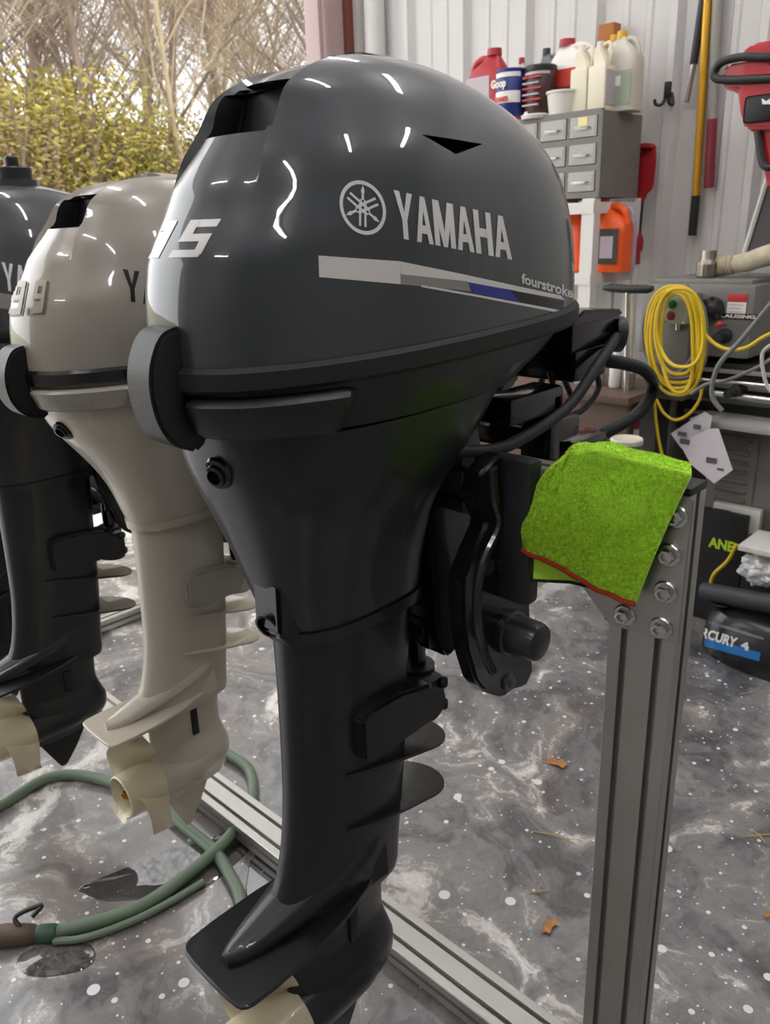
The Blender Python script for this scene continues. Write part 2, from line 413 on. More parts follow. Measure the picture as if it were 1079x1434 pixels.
# ceiling strip lights
LEDM = mat('led_tube', 'ffffff', .5, emit='fcfaff', es=LED_STRENGTH); HOUS = mat('lamp_housing', 'e2e2e0', .4)
lk = 0
for (x, y, along) in ((-1.9, .9, 'x'), (-.35, .9, 'x'), (1.2, .9, 'x'), (-1.9, -.7, 'x'), (-.35, -.7, 'x'), (1.2, -.7, 'x'), (-.35, -2.4, 'x'), (-1.9, 2.1, 'x'), (-.35, 2.1, 'x'), (1.2, 2.1, 'x')):
    t = thing('strip_light', 'linear LED strip light fixed to the shop ceiling', 'light', (x, y, CEIL-.07), 'ceiling strip lights')
    MB().bx((x-.42, y-.05, CEIL-.04), (x+.42, y+.05, CEIL), bev=.004).build('housing', HOUS, t)
    MB().cyl((x-.4, y, CEIL-.06), (x+.4, y, CEIL-.06), .03, n=12).build('tube', LEDM, t)
# ================================================================ woods outside
BARK = mat('bark_bare', '7f6e61', .9, vary=.2, vscale=3)
BARK2 = mat('bark_pale', 'a59479', .9, vary=.2, vscale=3)
def tree_meshes(seed, H, lean=.1):
    rnd = random.Random(seed); tr = MB(); br = MB(); cnt = [0]
    def grow(p, d, L, r, lev):
        k = 4 if lev < 2 else 3
        pts = [p.copy()]
        for i in range(k):
            d = (d+Vector((rnd.uniform(-1, 1), rnd.uniform(-1, 1), rnd.uniform(-.5, .9)))*(.10 if lev == 0 else .22)).normalized(); pts.append(pts[-1]+d*L/k)
        tgt = tr if lev == 0 else br
        tgt.tube(pts, r, n=(7 if lev == 0 else 4 if lev == 1 else 3), rad=lambda t: r*(1-.6*t), caps=False)
        cnt[0] += 1
        if lev >= 4: return
        nb = (13, 8, 6, 3)[lev]
        for i in range(nb):
            t = rnd.uniform(.25 if lev == 0 else .15, 1); q = pts[0].lerp(pts[-1], t) if k < 2 else pts[min(int(t*k), k-1)].lerp(pts[min(int(t*k)+1, k)], t*k-int(t*k))
            a = rnd.uniform(0, 6.283); side = Vector((math.cos(a), math.sin(a), rnd.uniform(.1, .7)))
            nd = (d*.55+side*.85).normalized()
            grow(q, nd, L*rnd.uniform(.38, .6), max(r*.42*(1-.4*t), .0035), lev+1)
    grow(Vector((0, 0, 0)), Vector((rnd.uniform(-lean, lean), rnd.uniform(-lean, lean), 1)).normalized(), H, H*.0095, 0)
    return tr, br
protos = []
for k in range(5):
    tr, br = tree_meshes(100+k, (6.5, 7.5, 5.5, 8, 6)[k])
    for v in tr.bm.verts: pass
    protos.append((tr, br))
proto_me = []
for k, (tr, br) in enumerate(protos):
    ms = []
    for b_, nm in ((tr, 'trunk'), (br, 'branches')):
        for f in b_.bm.faces: f.smooth = True
        me = bpy.data.meshes.new(nm); b_.bm.to_mesh(me); b_.bm.free(); me.materials.append(BARK if k % 2 else BARK2); ms.append(me)
    proto_me.append(ms)
rt = random.Random(5)
def at_bearing(px, dist):
    r = ray(px, 330); h = Vector((r.x, r.y, 0)).normalized(); return Vector((0, 0, 0))+h*dist
tk = 0
for i in range(34):
    px = -40+ (i*173) % 560 + rt.uniform(-25, 25); dist = 10.5+ (i/34)*19+rt.uniform(-1, 1)
    p = at_bearing(px, dist); k = rt.randrange(5)
    t = thing('bare_tree', ('pale-barked leafless tree in the woods beyond the open garage door', 'grey-brown leafless tree in the woods beyond the open garage door')[k % 2], 'tree', (p.x, p.y, .0+(-p.x-8)*.035), ('pale leafless trees outside', 'grey-brown leafless trees outside')[k % 2])
    s = rt.uniform(.62, .95)*(1+dist/60)
    for me, nm in zip(proto_me[k], ('trunk', 'branches')):
        o = bpy.data.objects.new(nm, me); COL.objects.link(o); o.parent = t
        if nm == 'branches': o['kind'] = 'stuff'
    t.rotation_euler = (0, 0, rt.uniform(0, 6.28)); t.scale = (s, s, s)
# leafy spring shrubs
def leaf_mesh(seed, n=7000):
    rnd = random.Random(seed); mb = MB()
    for _ in range(n):
        a = rnd.uniform(0, 6.283); h = rnd.random()**.8; r = (.95*math.sqrt(max(0, 1-(h*1.0-.35)**2)))*rnd.uniform(.3, 1)
        q = Vector((r*math.cos(a), r*math.sin(a), h*1.9+.25*math.sin(3*a)*r))
        u = Vector((rnd.uniform(-1, 1), rnd.uniform(-1, 1), rnd.uniform(-1, 1))).normalized(); v = u.orthogonal().normalized(); s = rnd.uniform(.014, .030)
        mb.add([q-u*s, q+v*s*.5, q+u*s, q-v*s*.5], [(0, 1, 2, 3)])
    me = bpy.data.meshes.new('leaves'); mb.bm.to_mesh(me); mb.bm.free(); return me
LEAF = [mat('spring_leaf_yellow', '96893a', .7, vary=.2), mat('spring_leaf_green', '66762f', .7, vary=.25), mat('dry_leaf_tan', '85744c', .8, vary=.25)]
lm = []
for k in range(3):
    me = leaf_mesh(40+k); me.materials.append(LEAF[k]); lm.append(me)
sm = MB(); rs_ = random.Random(9)
for _ in range(14):
    a = rs_.uniform(0, 6.28); sm.tube([(0, 0, 0), (.25*math.cos(a), .25*math.sin(a), .7), (.6*math.cos(a), .6*math.sin(a), 1.7)], .015, n=4, rad=lambda t: .02*(1-.7*t))
stem_me = bpy.data.meshes.new('stems'); sm.bm.to_mesh(stem_me); sm.bm.free(); stem_me.materials.append(BARK)
for i in range(26):
    px = -30+(i*97) % 520; dist = 11+ (i*0.62) % 12; p = at_bearing(px, dist)
    k = 0 if (px < 230 and i % 3) else (1 if i % 2 else 2)
    lab = ('yellow-green leafing shrub among the bare trees outside', 'olive green leafing shrub among the bare trees outside', 'tan dry-leaved shrub among the bare trees outside')[k]
    t = thing('leafing_shrub', lab, 'shrub', (p.x, p.y, -.05+max(0, (-p.x-8)*.035)), ('yellow-green shrubs outside', 'olive shrubs outside', 'tan shrubs outside')[k])
    o = bpy.data.objects.new('leaves', lm[k]); COL.objects.link(o); o.parent = t; o['kind'] = 'stuff'
    o = bpy.data.objects.new('stems', stem_me); COL.objects.link(o); o.parent = t
    s = rt.uniform(.95, 1.3)*(1.4 if px < 240 else .95); t.scale = (s*1.2, s*1.2, s*.95); t.rotation_euler = (0, 0, rt.uniform(0, 6.28))
# ================================================================ outboard motors (authored in the big motor's own coordinates: x across, y fore-aft, z up)
COWL = [  # z, rear y, front y, half width
 (1.085, .400, .975, .154), (1.14, .402, .972, .154), (1.19, .410, .964, .151), (1.245, .440, .944, .142), (1.285, .458, .912, .130), (1.315, .480, .872, .115),
 (1.34, .495, .822, .098), (1.36, .525, .770, .078), (1.373, .560, .720, .056), (1.381, .60, .680, .03), (1.384, .632, .650, .008)]
LOWC = [(1.033, .424, .84, .136), (1.045, .418, .87, .141), (1.06, .412, .915, .146), (1.085, .408, .962, .149)]
APRON = [(.785, .500, .712, .058), (.80, .495, .712, .062), (.85, .480, .706, .077), (.90, .465, .706, .094), (.945, .449, .72, .112), (.975, .438, .750, .122), (1.0, .431, .775, .128), (1.035, .425, .815, .133)]
LEG = [(.30, .50, .66, .030), (.345, .50, .662, .034), (.372, .47, .668, .040), (.40, .455, .67, .041), (.44, .472, .674, .042), (.49, .485, .68, .043), (.56, .494, .686, .045), (.68, .500, .694, .048), (.79, .503, .702, .054)]
def crease_x(z): return .050+.016*max(0, min(1, (1.37-z)/.10))
def cowl_mesh(tab, crease=True, fuel=False):
    mb = MB(); zt = tab[-1][0]; z0 = tab[0][0]
    lv = lin_space(z0, 1.335, 34)+lin_space(1.338, 1.372, 14)+lin_space(1.374, zt, 9)
    N1, N2 = 12, 34; rs = []
    for z in lv:
        yr, yf, hw = interp(tab, z)
        half = []
        act = crease and z > 1.255
        xc = crease_x(z)
        if xc < hw*.98: tc = math.asin((xc/hw)**(2.3/2))
        else: tc = math.pi*.5
        tc = min(tc, math.pi*.49)
        s = .012*min(1, max(0, (z-1.258)/.035)) if act else 0
        ths = [tc*i/N1 for i in range(N1+1)]
        for i, th in enumerate(ths):
            x, y = plan(yr+s, yf, hw-s*1.2, th); half.append((x, y, z-s*.6*max(0, min(1, (z-1.33)/.03))))
        if s > 0: pass
        x, y = plan(yr, yf, hw, tc+.012); half.append((x, y, z))
        for i in range(1, N2+1):
            th = tc+.012+(math.pi-tc-.012)*i/N2; x, y = plan(yr, yf, hw, th); half.append((x, y, z))
        rs.append([Vector(p) for p in half]+[Vector((-p[0], p[1], p[2])) for p in half[-2:0:-1]])
    mb.rings(rs, True)
    if crease:
        pass
    return mb
def boolean(o, cutters):
    for c in cutters:
        md = o.modifiers.new('b', 'BOOLEAN'); md.operation = 'DIFFERENCE'; md.object = c; md.solver = 'EXACT'; md.material_mode = 'TRANSFER'
    bpy.context.view_layer.update(); dg = bpy.context.evaluated_depsgraph_get()
    me = bpy.data.meshes.new_from_object(o.evaluated_get(dg)); o.modifiers.clear(); old = o.data; o.data = me; me.name = o.name
    for c in cutters: bpy.data.objects.remove(c)
    b = bmesh.new(); b.from_mesh(me)
    for e in b.edges:
        e.smooth = not (len(e.link_faces) == 2 and (e.calc_face_angle(0) > .6 or e.link_faces[0].material_index != e.link_faces[1].material_index))
    for f in b.faces: f.smooth = True
    b.to_mesh(me); b.free()
def outboard(W, root, body, leg, kind='big', vent=True, prop=True, plate_ext=1.0, tilt_side=1):
    B = lambda mb, name, m, parent=root, **k: mb.build(name, m, parent, warp=W, **k)
    # --- cowling
    cb = cowl_mesh(COWL, vent); cowl = B(cb, 'cowling', [body, VENTBLK], ang=24)
    if vent:
        c1 = MB(); c1.prism([(.30, 1.300), (.50, 1.304), (.545, 1.306), (.56, 1.352), (.50, 1.349), (.30, 1.336)], -.0515, .0515, 'x', bev=.004)
        c1 = B(c1, 'cut1', VENTBLK, parent=None)
        cuts = [c1]
        if kind == 'big':
            for sx in (1, -1):
                c2 = MB(); tri = [(.628, 1.295), (.713, 1.286), (.667, 1.276)]
                c2.prism(tri, sx*.075, sx*.20, 'x'); cuts.append(B(c2, 'cut2', VENTBLK, parent=None))
        boolean(cowl, cuts)
    # --- rubber seal round the joint
    def band(z0, z1, tab, off, th0=0, th1=2*math.pi, n=96, thick=.008, name='seal'):
        m_ = MB(); rs = []
        full = abs(th1-th0-2*math.pi) < 1e-6
        for i in range(n+(0 if full else 1)):
            th = th0+(th1-th0)*i/n
            def P(z, o):
                yr, yf, hw = interp(tab, z); x, y = plan(yr-o, yf+o, hw+o, th); return Vector((x, y, z))
            zm = (z0+z1)/2
            rs.append([P(z0, -thick), P(z0, off*.5), P(z0+.15*(z1-z0), off), P(z1-.2*(z1-z0), off), P(z1, off*.4), P(z1, -thick)])
        if full: rs.append([p.copy() for p in rs[0]])
        m_.rings(rs, not full)
        bmesh.ops.remove_doubles(m_.bm, verts=m_.bm.verts, dist=1e-6)
        return m_
    B(band(1.077, 1.101, COWL, .006), 'rubber_seal', RUBBER if body is not WHITE else GLOSSBLK)
    # --- lower cowling
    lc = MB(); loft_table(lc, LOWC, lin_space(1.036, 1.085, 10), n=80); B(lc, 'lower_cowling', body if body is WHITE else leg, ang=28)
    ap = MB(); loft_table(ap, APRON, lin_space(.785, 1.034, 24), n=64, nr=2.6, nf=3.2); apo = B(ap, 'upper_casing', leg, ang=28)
    lp = MB(); loft_table(lp, [(z, a+.0, b_, c) for z, a, b_, c in [(.775, .497, .715, .0605), (.792, .495, .716, .0625)]], [.775, .780, .788, .792], n=64, nr=2.6, nf=3.2); B(lp, 'casing_lip', leg)
    # --- leg: lower casing with fairing sweeping out over the plate
    lg = MB(); loft_table(lg, LEG, lin_space(.36, .79, 40), n=56, nr=2.2, nf=3.4, tm=.5)
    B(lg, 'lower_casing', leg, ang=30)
    fr = MB(); rs = []
    # swept fairing: sections across x at stations from the plate tail forward
    for t in lin_space(0, 1, 18):
        y = .362+t*.26; wdt = .004+.040*t**.55; ht = .0015+.105*t**1.7
        sec = []
        for k in range(13):
            a = math.pi*k/12; sec.append(Vector((wdt*math.cos(a)*1.0, y, .376+ht*math.sin(a)**.75)))
        rs.append(sec)
    fr.rings(rs, True); B(fr, 'fairing', leg, ang=40)
    # shoulder skirt that bounds the fairing on the side
    sk = MB(); rs = []
    for t in lin_space(0, 1, 22):
        y = .378+t*.27; wdt = (.008+.052*t**.6)*math.sqrt(max(.02, 1-max(0, (y-.54)/.112)**2)); z = .379+.075*t**1.25
        rs.append([Vector((wdt, y, z-.004)), Vector((wdt*.99, y, z+.003)), Vector((wdt*.8, y, z+.010+.016*t)), Vector((0, y, z+.016+.03*t)), Vector((-wdt*.8, y, z+.010+.016*t)), Vector((-wdt*.99, y, z+.003)), Vector((-wdt, y, z-.004)), Vector((0, y, z-.006))])
    sk.rings(rs, True); B(sk, 'shoulder', leg, ang=50)
    # --- anti-ventilation plate
    pl = MB(); out = []
    yR = .353
    half = [(0, yR), (.035, yR+.0005), (.054, yR+.0025), (.060, yR+.005), (.0645, yR+.010), (.067, yR+.018), (.069, yR+.05), (.0675, .47), (.060, .53), (.047, .58), (.025, .63), (0, .645)]
    poly = half+[(-a, b_) for a, b_ in half[-2:0:-1]]
    rs = []
    for z, s_ in ((.3715, .97), (.3735, 1.0), (.3775, 1.0), (.3790, .985)):
        rs.append([Vector((p[0]*s_, .50+(p[1]-.50)*s_, z+.010*max(0, (p[1]-.45)/.2))) for p in poly])
    pl.rings(rs, True); B(pl, 'cavitation_plate', leg, ang=30)
    # --- gearcase below
    gc = MB(); GT = [(.13, .475, .62, .006), (.17, .47, .645, .020), (.20, .465, .66, .036), (.225, .465, .662, .038), (.25, .465, .655, .034), (.29, .468, .645, .024), (.36, .47, .65, .026), (.374, .47, .655, .030)]
    loft_table(gc, GT, lin_space(.15, .374, 26), n=40, nr=2.0, nf=2.2, tm=.5); B(gc, 'gearcase', leg, ang=30)
    bl = MB(); rs = []
    for t in lin_space(0, 1, 16):
        y = .468+.185*t; r = .042*(1-max(0, (t-.45)/.55)**2.6*.95)
        rs.append([Vector((r*math.cos(2*math.pi*k/28), y, .212+r*math.sin(2*math.pi*k/28)*1.05)) for k in range(28)])
    bl.rings(rs, True); B(bl, 'torpedo', leg)
    sg = MB(); rs = []
    for z, a, b_ in ((.195, .47, .625), (.15, .487, .60), (.10, .508, .572), (.07, .521, .55), (.058, .527, .541)):
        h = .0075*(z-.03)/.16+.001
        rs.append([Vector((0, a, z)), Vector((h, (a+b_)/2, z)), Vector((0, b_, z)), Vector((-h, (a+b_)/2, z))])
    sg.rings(rs, True); B(sg, 'skeg', leg, ang=20)
    for sx in (1, -1): B(MB().bx((sx*.020, .560, .285), (sx*.0285, .576, .345), bev=.002), 'water_intake', VENTBLK)
    # trim tab
    tt = MB(); tt.prism([(.405, .374), (.455, .374), (.44, .335), (.41, .335)], -.005, .005, 'x', bev=.001); B(tt, 'trim_tab', BLACK)
    # --- propeller
    pr = MB(); pr.lathe((0, .385, .212), (0, 1, 0), [(.043, .0), (.0465, .002), (.0465, .012), (.048, .05), (.046, .088), (.030, .088)], n=36, caps=False)
    pr.lathe((0, .385, .212), (0, 1, 0), [(.043, .0), (.041, .004), (.037, .05), (.008, .055)], n=36, caps=False)
    po = B(pr, 'propeller_hub', CREAM)
    for bk in range(3):
        a0 = math.radians((-25, 95, 215)[bk]); bb = MB(); g = []; nr_, nc = 10, 8
        for side in (1, -1):
            for i in range(nr_+1):
                t = i/nr_; r = .042+.070*t; chord = math.radians(54)*(.75+.45*math.sin(math.pi*min(1, t*.8+.1)))*(1-max(0, (t-.72)/.28)**2*.85)
                for j in range(nc+1):
                    u = j/nc-.5; ang = a0+chord*u+.35*t; yy = .436+.060*u*1.35*(1-.25*t)-.01*t
                    th = .0035*(1-.6*t)*(1-(2*u)**4)
                    g.append(Vector((r*math.sin(ang), yy+side*th*.5, .212+r*math.cos(ang))))
        k = (nr_+1)*(nc+1); F = []
        for i in range(nr_):
            for j in range(nc):
                q = i*(nc+1)+j; F.append((q, q+1, q+nc+2, q+nc+1)); F.append((k+q, k+q+nc+1, k+q+nc+2, k+q+1))
        for i in range(nr_):
            for j in (0, nc): q = i*(nc+1)+j; F.append((q, q+nc+1, k+q+nc+1, k+q))
        for j in range(nc): q = nr_*(nc+1)+j; F.append((q, q+1, k+q+1, k+q))
        bb.add(g, F); bb.build('blade', CREAM, po, warp=W, ang=50)
    nu = MB(); nu.cyl((0, .392, .212), (0, .43, .212), .010, n=6); nu.cyl((0, .387, .212), (0, .40, .212), .006, n=12); nu.cyl((-.012, .396, .206), (.012, .396, .218), .002, n=6); nu.build('propeller_nut', BRASS, po, warp=W)
    # --- splash plates at the front of the leg
    for z0, z1, rr in ((.575, .530, .052), (.490, .448, .050)):
        sp = MB(); rs = []
        poly = []
        for k in range(25):
            a = -math.pi/2+math.pi*k/24; poly.append((rr*math.sin(a)*1.0, .71+rr*1.15*max(0, math.cos(a))))
        poly += [(.045, .60), (.035, .55), (-.035, .55), (-.045, .60)]
        # order outline
        st = [(.0, .545), (.046, .555), (.052, .60), (.054, .66)]+[(rr*1.05*math.cos(a), .712+rr*1.15*math.sin(a)) for a in lin_space(0, math.pi, 19)]+[(-.054, .66), (-.052, .60), (-.046, .555)]
        zz = lambda y: z0+(z1-z0)*(y-.55)/.19
        for dz, s_ in ((0, .985), (.001, 1), (.0035, 1), (.0045, .985)):
            rs.append([Vector((p[0]*s_, .62+(p[1]-.62)*s_, zz(p[1])+dz)) for p in st])
        sp.rings(rs, True); B(sp, 'splash_plate', leg, ang=25)
    # --- lower mount and swivel tube
    for sx in (1, -1):
        mc = MB(); mc.prism([(.570, .597), (.570, .655), (.585, .665), (.64, .664), (.70, .65), (.715, .615), (.70, .592), (.65, .590), (.61, .590)], sx*.040, sx*.064, 'x', bev=.004)
        B(mc, 'mount_cover', body if body is WHITE else leg)
    lm_ = MB(); lm_.box((0, .722, .605), (.088, .06, .06), bev=.012); lm_.cyl((0, .738, .565), (0, .738, .640), .026, n=24); lm_.cyl((-.052, .715, .605), (.052, .715, .605), .024, n=20)
    mt = B(lm_, 'lower_mount', BLACK if body is not WHITE else leg)
    for q in ((.042, .742, .625), (.042, .742, .590), (-.052, .742, .62)):
        bt = MB(); bt.lathe(q, (1 if q[0] > 0 else -1, .8, 0), [(.0085, 0), (.0085, .006), (.006, .009), (.003, .0095)], n=14); bt.build('bolt', BLACK, mt, warp=W)
    B(MB().cyl((0, .738, .635), (0, .738, .96), .0135, n=24), 'swivel_tube', GLOSSBLK)
    # swivel bracket between the clamps
    sb = MB(); sb.prism([(.70, .975), (.73, .99), (.80, .985), (.815, .93), (.80, .85), (.775, .76), (.765, .68), (.735, .67), (.715, .72), (.71, .80), (.70, .88)], -.062, .062, 'x', bev=.006)
    sb.box((.036, .745, .74), (.012, .055, .11), bev=.003); sb.box((-.036, .745, .74), (.012, .055, .11), bev=.003)
    sb.cyl((-.05, .755, .695), (.05, .755, .695), .012, n=16)
    sb.prism([(.80, .985), (.80, .95), (.93, 1.01), (.945, 1.035), (.92, 1.045)], -.03, .03, 'x', bev=.004)
    for zz in (.73, .78, .83): sb.box((0, .72, zz), (.078, .012, .006), bev=.001)
    B(sb, 'swivel_bracket', GLOSSBLK)
    # clamp brackets
    for sx in (1, -1):
        ck = MB(); px = [(742, 640), (700, 636), (672, 665), (668, 700), (682, 735), (664, 775), (650, 810), (650, 870), (656, 915), (668, 955), (680, 970), (706, 978), (722, 966), (738, 962), (748, 940), (746, 900), (744, 850), (742, 812), (738, 790), (736, 740), (742, 690)]
        pol = [(p.y, p.z) for p in (onx(a, b_, -.533) for a, b_ in px)]
        ck.prism(pol, sx*.114, sx*.140, 'x', bev=.004)
        cb_ = B(ck, 'clamp_bracket', GLOSSBLK)
        c0 = onx(712, 955, -.533); wq = MB(); wq.cyl((sx*.14, c0.y, c0.z), (sx*.144, c0.y, c0.z), .0115, n=24); wq.cyl((sx*.144, c0.y, c0.z), (sx*.149, c0.y, c0.z), .006, n=6)
        wq.build('washer_bolt', mat('dull_steel', '6d6f70', .35, .8), cb_, warp=W)
        rb = MB(); rp = [onx(a, b_, -.533) for a, b_ in ((690, 655), (694, 700), (700, 735), (676, 790), (668, 850), (676, 905), (690, 940))]
        rb.tube(cr_spline([(sx*.140, p.y, p.z) for p in rp], 5), .006, n=8); rb.build('rib', GLOSSBLK, cb_, warp=W)
        k0 = onx(712, 884, -.533); kn = MB(); kn.lathe((sx*.138, k0.y, k0.z), (sx, 0, 0), [(.030, 0), (.030, .010), (.0265, .012), (.0255, .044), (.023, .051), (.017, .054)], n=28, caps=True)
        kn.build('tilt_cap', mat('cap_black', '1d1f22', .35, coat=.2), cb_, warp=W)
        ov = MB(); o1 = onx(690, 790, -.533); ov.cyl((sx*.138, o1.y-.01, o1.z), (sx*.144, o1.y-.01, o1.z), .010, n=16); ov.cyl((sx*.138, o1.y+.02, o1.z-.006), (sx*.144, o1.y+.02, o1.z-.006), .010, n=16); ov.build('boss', BLACK, cb_, warp=W)
    for sx in (.085, -.085):
        cs = MB(); cs.box((sx, .86, 1.0), (.05, .12, .03), bev=.006); cs.box((sx, .905, .95), (.05, .025, .12), bev=.006); cs.cyl((sx, .815, .90), (sx, .90, .90), .008, n=12); cs.box((sx, .905, .90), (.045, .010, .014), bev=.003)
        B(cs, 'clamp_screw', GLOSSBLK)
    # --- latch at the rear
    lo_ = [Vector((a, b_)) for a, b_ in ((.390, 1.140), (.368, 1.134), (.354, 1.112), (.349, 1.085), (.353, 1.056), (.366, 1.034), (.390, 1.022))]; lo_ = cr_spline(lo_, 5)+[Vector((.404, 1.030)), Vector((.402, 1.040))]+cr_spline([Vector((.390, 1.048)), Vector((.383, 1.070)), Vector((.388, 1.095)), Vector((.394, 1.122))], 4)
    la = MB(); la.prism([(p.x+.018, p.y) for p in lo_], -.0225, .0225, 'x', bev=.0035)
    B(la, 'cowl_latch', BLACK)
    # --- carrying grips either side of the latch
    for a0, a1, nm in ((.10, .98, 's'), (-.98, -.10, 'p')):
        gm = MB(); rs = []
        n = 22
        for i in range(n+1):
            th = a0+(a1-a0)*i/n; e = min(1, min(i, n-i)/1.4)**.5; 
            def P(z, o):
                yr, yf, hw = interp(LOWC, z); x, y = plan(yr-o, yf+o, hw+o, th); return Vector((x, y, z))
            o = .004+.017*e; f = i/n if nm == 's' else 1-i/n; h0 = 1.040+.008*(1-e); h1 = 1.071-.003*(1-e)
            rs.append([P(h0, -.01), P(h0-.004*e, o*.7), P(h0+.002, o), P(h1-.004, o), P(h1, o*.8), P(h1+.002, -.01)])
        gm.rings(rs, True); B(gm, 'carry_grip', BLACK if body is not WHITE else body, ang=45)
    # --- flush plug, tell-tale outlet on the rear edge of the casing
    fp = MB()
    yr, yf, hw = interp(APRON, .998); x, y = plan(yr, yf, hw, .09, 2.6, 3.2)
    nd = Vector((.35, -.92, -.2)).normalized(); q = Vector((x, y, .998))
    fp.lathe(q-nd*.004, nd, [(.016, 0), (.017, .006), (.015, .010), (.0115, .011), (.0105, .015), (.0075, .016), (.006, .008)], n=26); B(fp, 'flush_plug', GLOSSBLK)
    ex = MB(); q = Vector((.010, .490, .815)); ex.prism([(.505, .875), (.480, .862), (.478, .80), (.500, .775), (.515, .80)], -.012, .034, 'x', bev=.004)
    ex.lathe((.012, .482, .808), Vector((.25, -.95, -.25)), [(.014, 0), (.016, .006), (.013, .0065), (.012, -.004)], n=20)
    if kind == 'big': B(ex, 'exhaust_outlet', GLOSSBLK)
    return cowl, apo

# transforms for each motor
def sst(a, b, x): t = max(0, min(1, (x-a)/(b-a))); return t*t*(3-2*t)
def Wmk(xc, s_low, zr, zp, st, sl, s_up=None, lift=(0, 0)):
    s_up = s_up or s_low
    def W(v):
        z = v.z; sxy = sy = s_low+(s_up-s_low)*sst(.84, 1.06, z)
        wl_ = sst(.985, 1.085, z); dz = wl_*(lift[0]+lift[1]*(v.y-.4)/.55)
        if z > 1.09: zz = zr+(z-1.09)*st
        elif z > .377: zz = zp+(z-.377)*(zr-zp)/(1.09-.377)
        else: zz = zp+(z-.377)*sl
        return Vector((xc+v.x*sxy, .76+(v.y-.76)*sy, zz+dz))
    return W
XM = -.673
# ---- 1. the big dark grey motor in front
W15 = Wmk(XM, 1, 1.09, .377, .975, 1, lift=(.006, .022))
m15 = thing('outboard_motor', 'large dark grey outboard motor marked 15, nearest the camera, with silver lettering', 'outboard motor', (XM, .5, .06))
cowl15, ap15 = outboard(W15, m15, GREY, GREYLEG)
bv = bvh_of(cowl15)
d = Decal(bv); d.word('YAMAHA', ((551, 266), (712, 305), (717, 364), (556, 333)), {'M': 1.25, 'Y': 1.1, 'H': 1.05}, .10); d.build('brand_lettering', DECALW, m15)
# emblem: ring with three tuning forks
d = Decal(bv); cx, cy, rx, ry, shx = 508, 291, 32.5, 37.5, .22
def em(a, r): return (cx+rx*r*math.cos(a), cy-ry*r*math.sin(a)+shx*rx*r*math.cos(a))
for i in range(48):
    a, b_ = 2*math.pi*i/48, 2*math.pi*(i+1)/48; d.poly([em(a, .86), em(b_, .86), em(b_, 1), em(a, 1)], 1, 1)
def emp(x, y): return (cx+rx*x, cy-ry*y+shx*rx*x)
for k in range(3):
    A = math.radians(90+120*k); u = (math.cos(A), math.sin(A)); v = (-u[1], u[0])
    P = lambda s_, t: emp(u[0]*s_+v[0]*t, u[1]*s_+v[1]*t)
    d.poly([P(.84, 0), P(.62, .08), P(.5, .045), P(.5, -.045)], 2, 2); d.poly([P(.84, 0), P(.62, -.08), P(.5, -.045), P(.5, 0)], 2, 2)
    d.poly([P(.52, .045), P(.52, -.045), P(.30, -.05), P(.30, .05)], 2, 2)
    for sgn in (1, -1):
        d.poly([P(.34, .03*sgn), P(.28, .12*sgn), P(.12, .15*sgn), P(.14, .07*sgn)], 2, 2)
        d.poly([P(.14, .16*sgn), P(.14, .07*sgn), P(-.70, .07*sgn), P(-.70, .16*sgn)], 6, 1)
for i in range(16):
    a, b_ = 2*math.pi*i/16, 2*math.pi*(i+1)/16; d.poly([em(a, .06), em(b_, .06), em(b_, .13), em(a, .13)], 1, 1)
d.build('emblem', DECALW, m15)
d = Decal(bv); d.word('15', ((222, 310), (308, 307), (288, 360), (204, 362)), {'1': .75, '5': 1.3}, .05); d.build('number_lettering', DECALW, m15)
d = Decal(bv)
d.poly([(446, 358), (560, 366), (561, 398), (447, 388)], 14, 3, 0)
d.poly([(560, 366), (648, 384), (655, 394), (561, 384)], 10, 2, 0); d.poly([(561, 384), (655, 394), (660, 408), (561, 398)], 10, 2, 3)
d.poly([(648, 384), (786, 414), (790, 420), (655, 395)], 10, 1, 0)
d.poly([(655, 396), (712, 405), (728, 423), (664, 411)], 8, 2, 1)
d.poly([(712, 405), (790, 422), (788, 434), (728, 423)], 8, 2, 2)
d.poly([(590, 399), (664, 412), (664, 415), (590, 402)], 8, 1, 0); d.poly([(664, 412), (783, 434), (783, 438), (664, 415)], 10, 1, 0)
d.build('side_stripe', [DECALW, DECALB, DECALK, DECALG], m15)
d = Decal(bv); d.text('fourstroke', ((729, 382), (802, 402), (803, 418), (731, 397)), bold=.03, shear=.02); d.build('model_lettering', DECALW, m15)
# ---- 2. white motor
W99 = Wmk(-1.10, .78, 1.045, .478, .86, .82, .91, lift=(.006, .012))
m99 = thing('outboard_motor', 'white outboard motor marked 9.9 with cream propeller, in the middle of the row', 'outboard motor', (-1.10, .55, .12))
cowl99, _ = outboard(W99, m99, WHITE, mat('motor_white_leg_paint', 'bfb7a6', .3, coat=.5), kind='mid')
bv = bvh_of(cowl99)
d = Decal(bv, .0008); d.word('9.9', ((22, 396), (70, 394), (66, 440), (15, 444)), {'.': .35}, .10)
d.build('number_lettering', mat('decal_bronze_grey', '6e675c', .4, .2), m99)
d = Decal(bv, .0016); d.word('9.9', ((20, 394), (67, 392), (63, 438), (13, 442)), {'.': .35}, .10); d.build('number_face', mat('decal_taupe', 'a39a8b', .4, .1), m99)
d = Decal(bv); d.word('YAMAHA', ((172, 377), (330, 398), (330, 446), (175, 421)), {'M': 1.25}, .1); d.build('brand_lettering', DECALK, m99)
